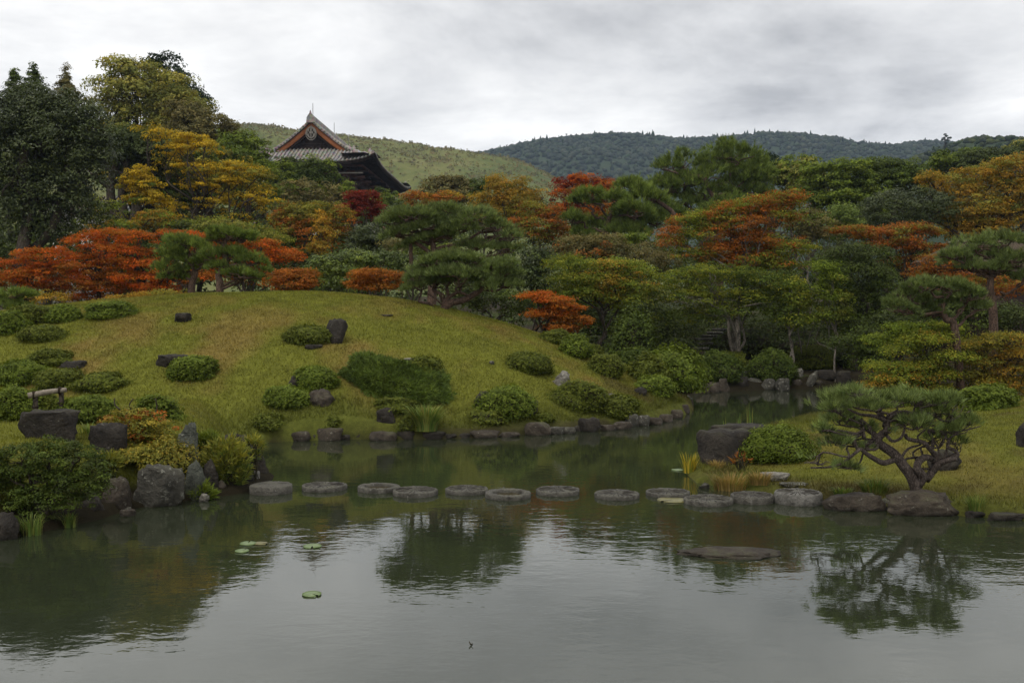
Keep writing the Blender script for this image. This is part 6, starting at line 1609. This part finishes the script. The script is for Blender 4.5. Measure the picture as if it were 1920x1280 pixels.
# ================================================================== WATER LILIES AND FLOATING THINGS
def lily(label, px, py, hw, mat='lily', group='lily pads on the pond', seed=0, notch=True):
    r = np.random.default_rng(700 + seed); D = 4947 / (py - 605); s = D / F_PX
    x = (px - CX) * s; a = np.linspace(.12, 2 * np.pi - .12, 28)
    rr = hw * s * (1 + .02 * np.sin(a * 3 + r.uniform(0, 6)))
    rot = r.uniform(0, 6.28)
    rim = np.stack([np.cos(a + rot) * rr, np.sin(a + rot) * rr, .012 + .002 * np.sin(a * 3)], 1)
    v = np.concatenate([[(0, 0, .008)], rim * np.array((.6, .6, .8)), rim, rim - np.array((0, 0, .012))])
    n = len(a); i = np.arange(n - 1)
    t_ = np.stack([0 * i, i + 1, i + 2], 1); q_ = np.concatenate([np.stack([i + 1 + n * k, i + 1 + n * (k + 1), i + 2 + n * (k + 1), i + 2 + n * k], 1) for k in (0, 1)])
    o = link('lily_pad', mesh_np('lily_pad', v, [q_, t_], None, True), M[mat], None, (x, D, .004))
    tag(o, label, 'lily pad', group)
for k, (px, y, hw, m_, lab) in enumerate(((463, 1021, 15, 'lily', 'green lily pad in the upper left, overlapping a faded one'), (487, 1021, 12, 'lily_old', 'faded brownish lily pad beside the green one'), (452, 1035, 13, 'lily', 'small lily pad just below the overlapping pair'), (584, 1026, 17, 'lily', 'single lily pad near the tip of the gate reflection'), (583, 1117, 18, 'lily', 'lily pad alone on open water nearest the viewer'))):
    lily(lab, px, y, hw, m_, seed=k)
lily('large yellowish floating leaf between two millstones', 1262, 939, 28, 'lily_old', 'lily pads on the pond', 9)
lily('thin floating leaf left of the iris clump', 1272, 882, 12, 'lily', 'lily pads on the pond', 10)
D = 4947 / (1212 - 605); s = D / F_PX; x = (882 - CX) * s
tw = MB().tube([(x - .012, D, .03), (x + .0, D - .01, .008), (x + .015, D + .01, .002)], [.004, .006, .003], 6).tube([(x, D - .01, .008), (x + .02, D - .02, .02)], [.005, .002], 5)
tag(tw.build('twig', M['twig'], None, (x, D, 0)), 'small dark bent twig floating on the open water at the bottom', 'twig')

# ================================================================== DWARF PINE ON THE RIGHT BANK
def dp(pts, dy=0.0):
    """points measured on an enlargement of the tree (three pixels to one)"""
    return [(1280 + q[0] / 3, 560 + q[1] / 3, (q[2] if len(q) > 2 else 0) + dy) for q in pts]
paths = [
 {'p': dp([(1320, 1050), (1350, 1000, -.05), (1320, 955, -.08), (1330, 912, -.05), (1370, 890), (1400, 900, .05)]), 'r': (.07, .042)},
 {'p': dp([(1370, 1020), (1405, 975, .05), (1425, 930, .06), (1420, 880, .05), (1390, 845), (1355, 808), (1270, 788), (1252, 760)]), 'r': (.05, .026)},
 {'p': dp([(1410, 970, .05), (1440, 930), (1490, 908, -.06), (1540, 900, -.05)]), 'r': (.05, .03)},
 {'p': dp([(1490, 905), (1545, 880, .05), (1530, 852, .1), (1490, 832, .1), (1500, 790, .1)]), 'r': (.035, .02)},
 {'p': dp([(1420, 890, .05), (1400, 850, .1), (1410, 800, .12), (1380, 740, .15)]), 'r': (.035, .018)},
 {'p': dp([(1190, 905), (1130, 922, -.1), (1080, 900, -.16), (1030, 868, -.2), (1005, 845, -.22), (985, 855, -.24), (900, 922, -.3), (830, 945, -.32), (720, 950, -.35)]), 'r': (.045, .012)},
 {'p': dp([(1105, 830), (1050, 818, -.05), (985, 820, -.1), (900, 803, -.15), (760, 812, -.2)]), 'r': (.035, .01)},
 {'p': dp([(1100, 795), (1060, 738, .05), (1010, 690, .1), (910, 645, .15), (830, 632, .2)]), 'r': (.045, .015)},
 {'p': dp([(1020, 780, -.1), (1010, 745, -.1), (975, 760, -.1), (890, 742, -.15), (790, 738, -.2)]), 'r': (.03, .012)},
 {'p': dp([(985, 845, -.2), (965, 790, -.15), (1005, 760, -.1), (1020, 720, -.1)]), 'r': (.028, .014)},
 {'p': dp([(1140, 720), (1150, 680, .05), (1190, 650, .1), (1250, 638, .1), (1330, 652, .12), (1365, 610, .15), (1460, 590, .2)]), 'r': (.05, .016)},
 {'p': dp([(1150, 770), (1180, 800, -.1), (1230, 780, -.15), (1250, 720, -.15), (1240, 700, -.15)]), 'r': (.025, .012)},
 {'p': dp([(1150, 690), (1080, 660, -.1), (1000, 650, -.15), (930, 620, -.2)]), 'r': (.035, .012)},
 {'p': dp([(1330, 650, .1), (1400, 650, .1), (1480, 690, .1), (1560, 660, .15), (1620, 630, .15)]), 'r': (.025, .010)},
 {'p': dp([(1380, 740, .15), (1480, 750, .1), (1580, 740, .1), (1680, 715, .1)]), 'r': (.025, .008)},
 {'p': dp([(1100, 660, -.1), (1110, 580, -.1), (1060, 545, -.12)]), 'r': (.025, .01)},
]
pads_px = [(900, 560, 175, 48, .15), (1000, 530, 100, 34, -.15), (1120, 560, 110, 36, .25), (1220, 575, 110, 38, -.25), (1340, 560, 140, 46, .1), (1450, 570, 110, 44, -.2), (1520, 600, 90, 46, .25), (840, 610, 80, 32, -.2), (1060, 590, 110, 30, -.3), (1610, 690, 88, 44, .15),
           (1480, 745, 110, 46, .1), (1330, 700, 110, 42, -.25), (1240, 700, 80, 36, .2), (880, 672, 100, 36, .1), (790, 735, 60, 22, -.2), (1000, 705, 90, 26, .2), (1530, 800, 66, 34, .25), (1400, 780, 70, 26, .3), (760, 915, 92, 30, -.35), (930, 945, 80, 16, -.3), (860, 800, 90, 16, -.2), (1020, 830, 36, 20, -.15), (1420, 640, 120, 34, .15), (1150, 740, 50, 24, -.2)]
pads = [(1280 + a / 3, 560 + b / 3, c / 3, d / 3 * 1.1, e_) for a, b, c, d, e_ in pads_px]
pine('dwarf_pine', 'gnarled dwarf pine with twisting grey trunk on the right bank rock', 14.3, pads,
     dp([(1335, 1060), (1290, 1005), (1240, 935), (1190, 872), (1130, 830), (1098, 802), (1110, 772), (1142, 745), (1150, 700), (1142, 672)]), 2100, .12, .0085, 'pine_blue', 13, tr=.078, cvar=.38, bark='bark_dwarf', paths=paths, branch_r=.017, twigs=10, depth=1.0, gap=.44, spread=.55, puff=.85)

# ================================================================== AIR
hz = MB().box((0, 1125, 205), (3260, 2640, 420)).build('haze', None)
mt, nt = newmat('haze'); N = NT(nt)
pv = N.n('ShaderNodeVolumePrincipled', {'Color': (.56, .71, .95, 1), 'Density': .00015, 'Anisotropy': .2})
N.n('ShaderNodeOutputMaterial', {'Volume': pv.outputs[0]})
hz.data.materials.append(mt)
tag(hz, kind='stuff')
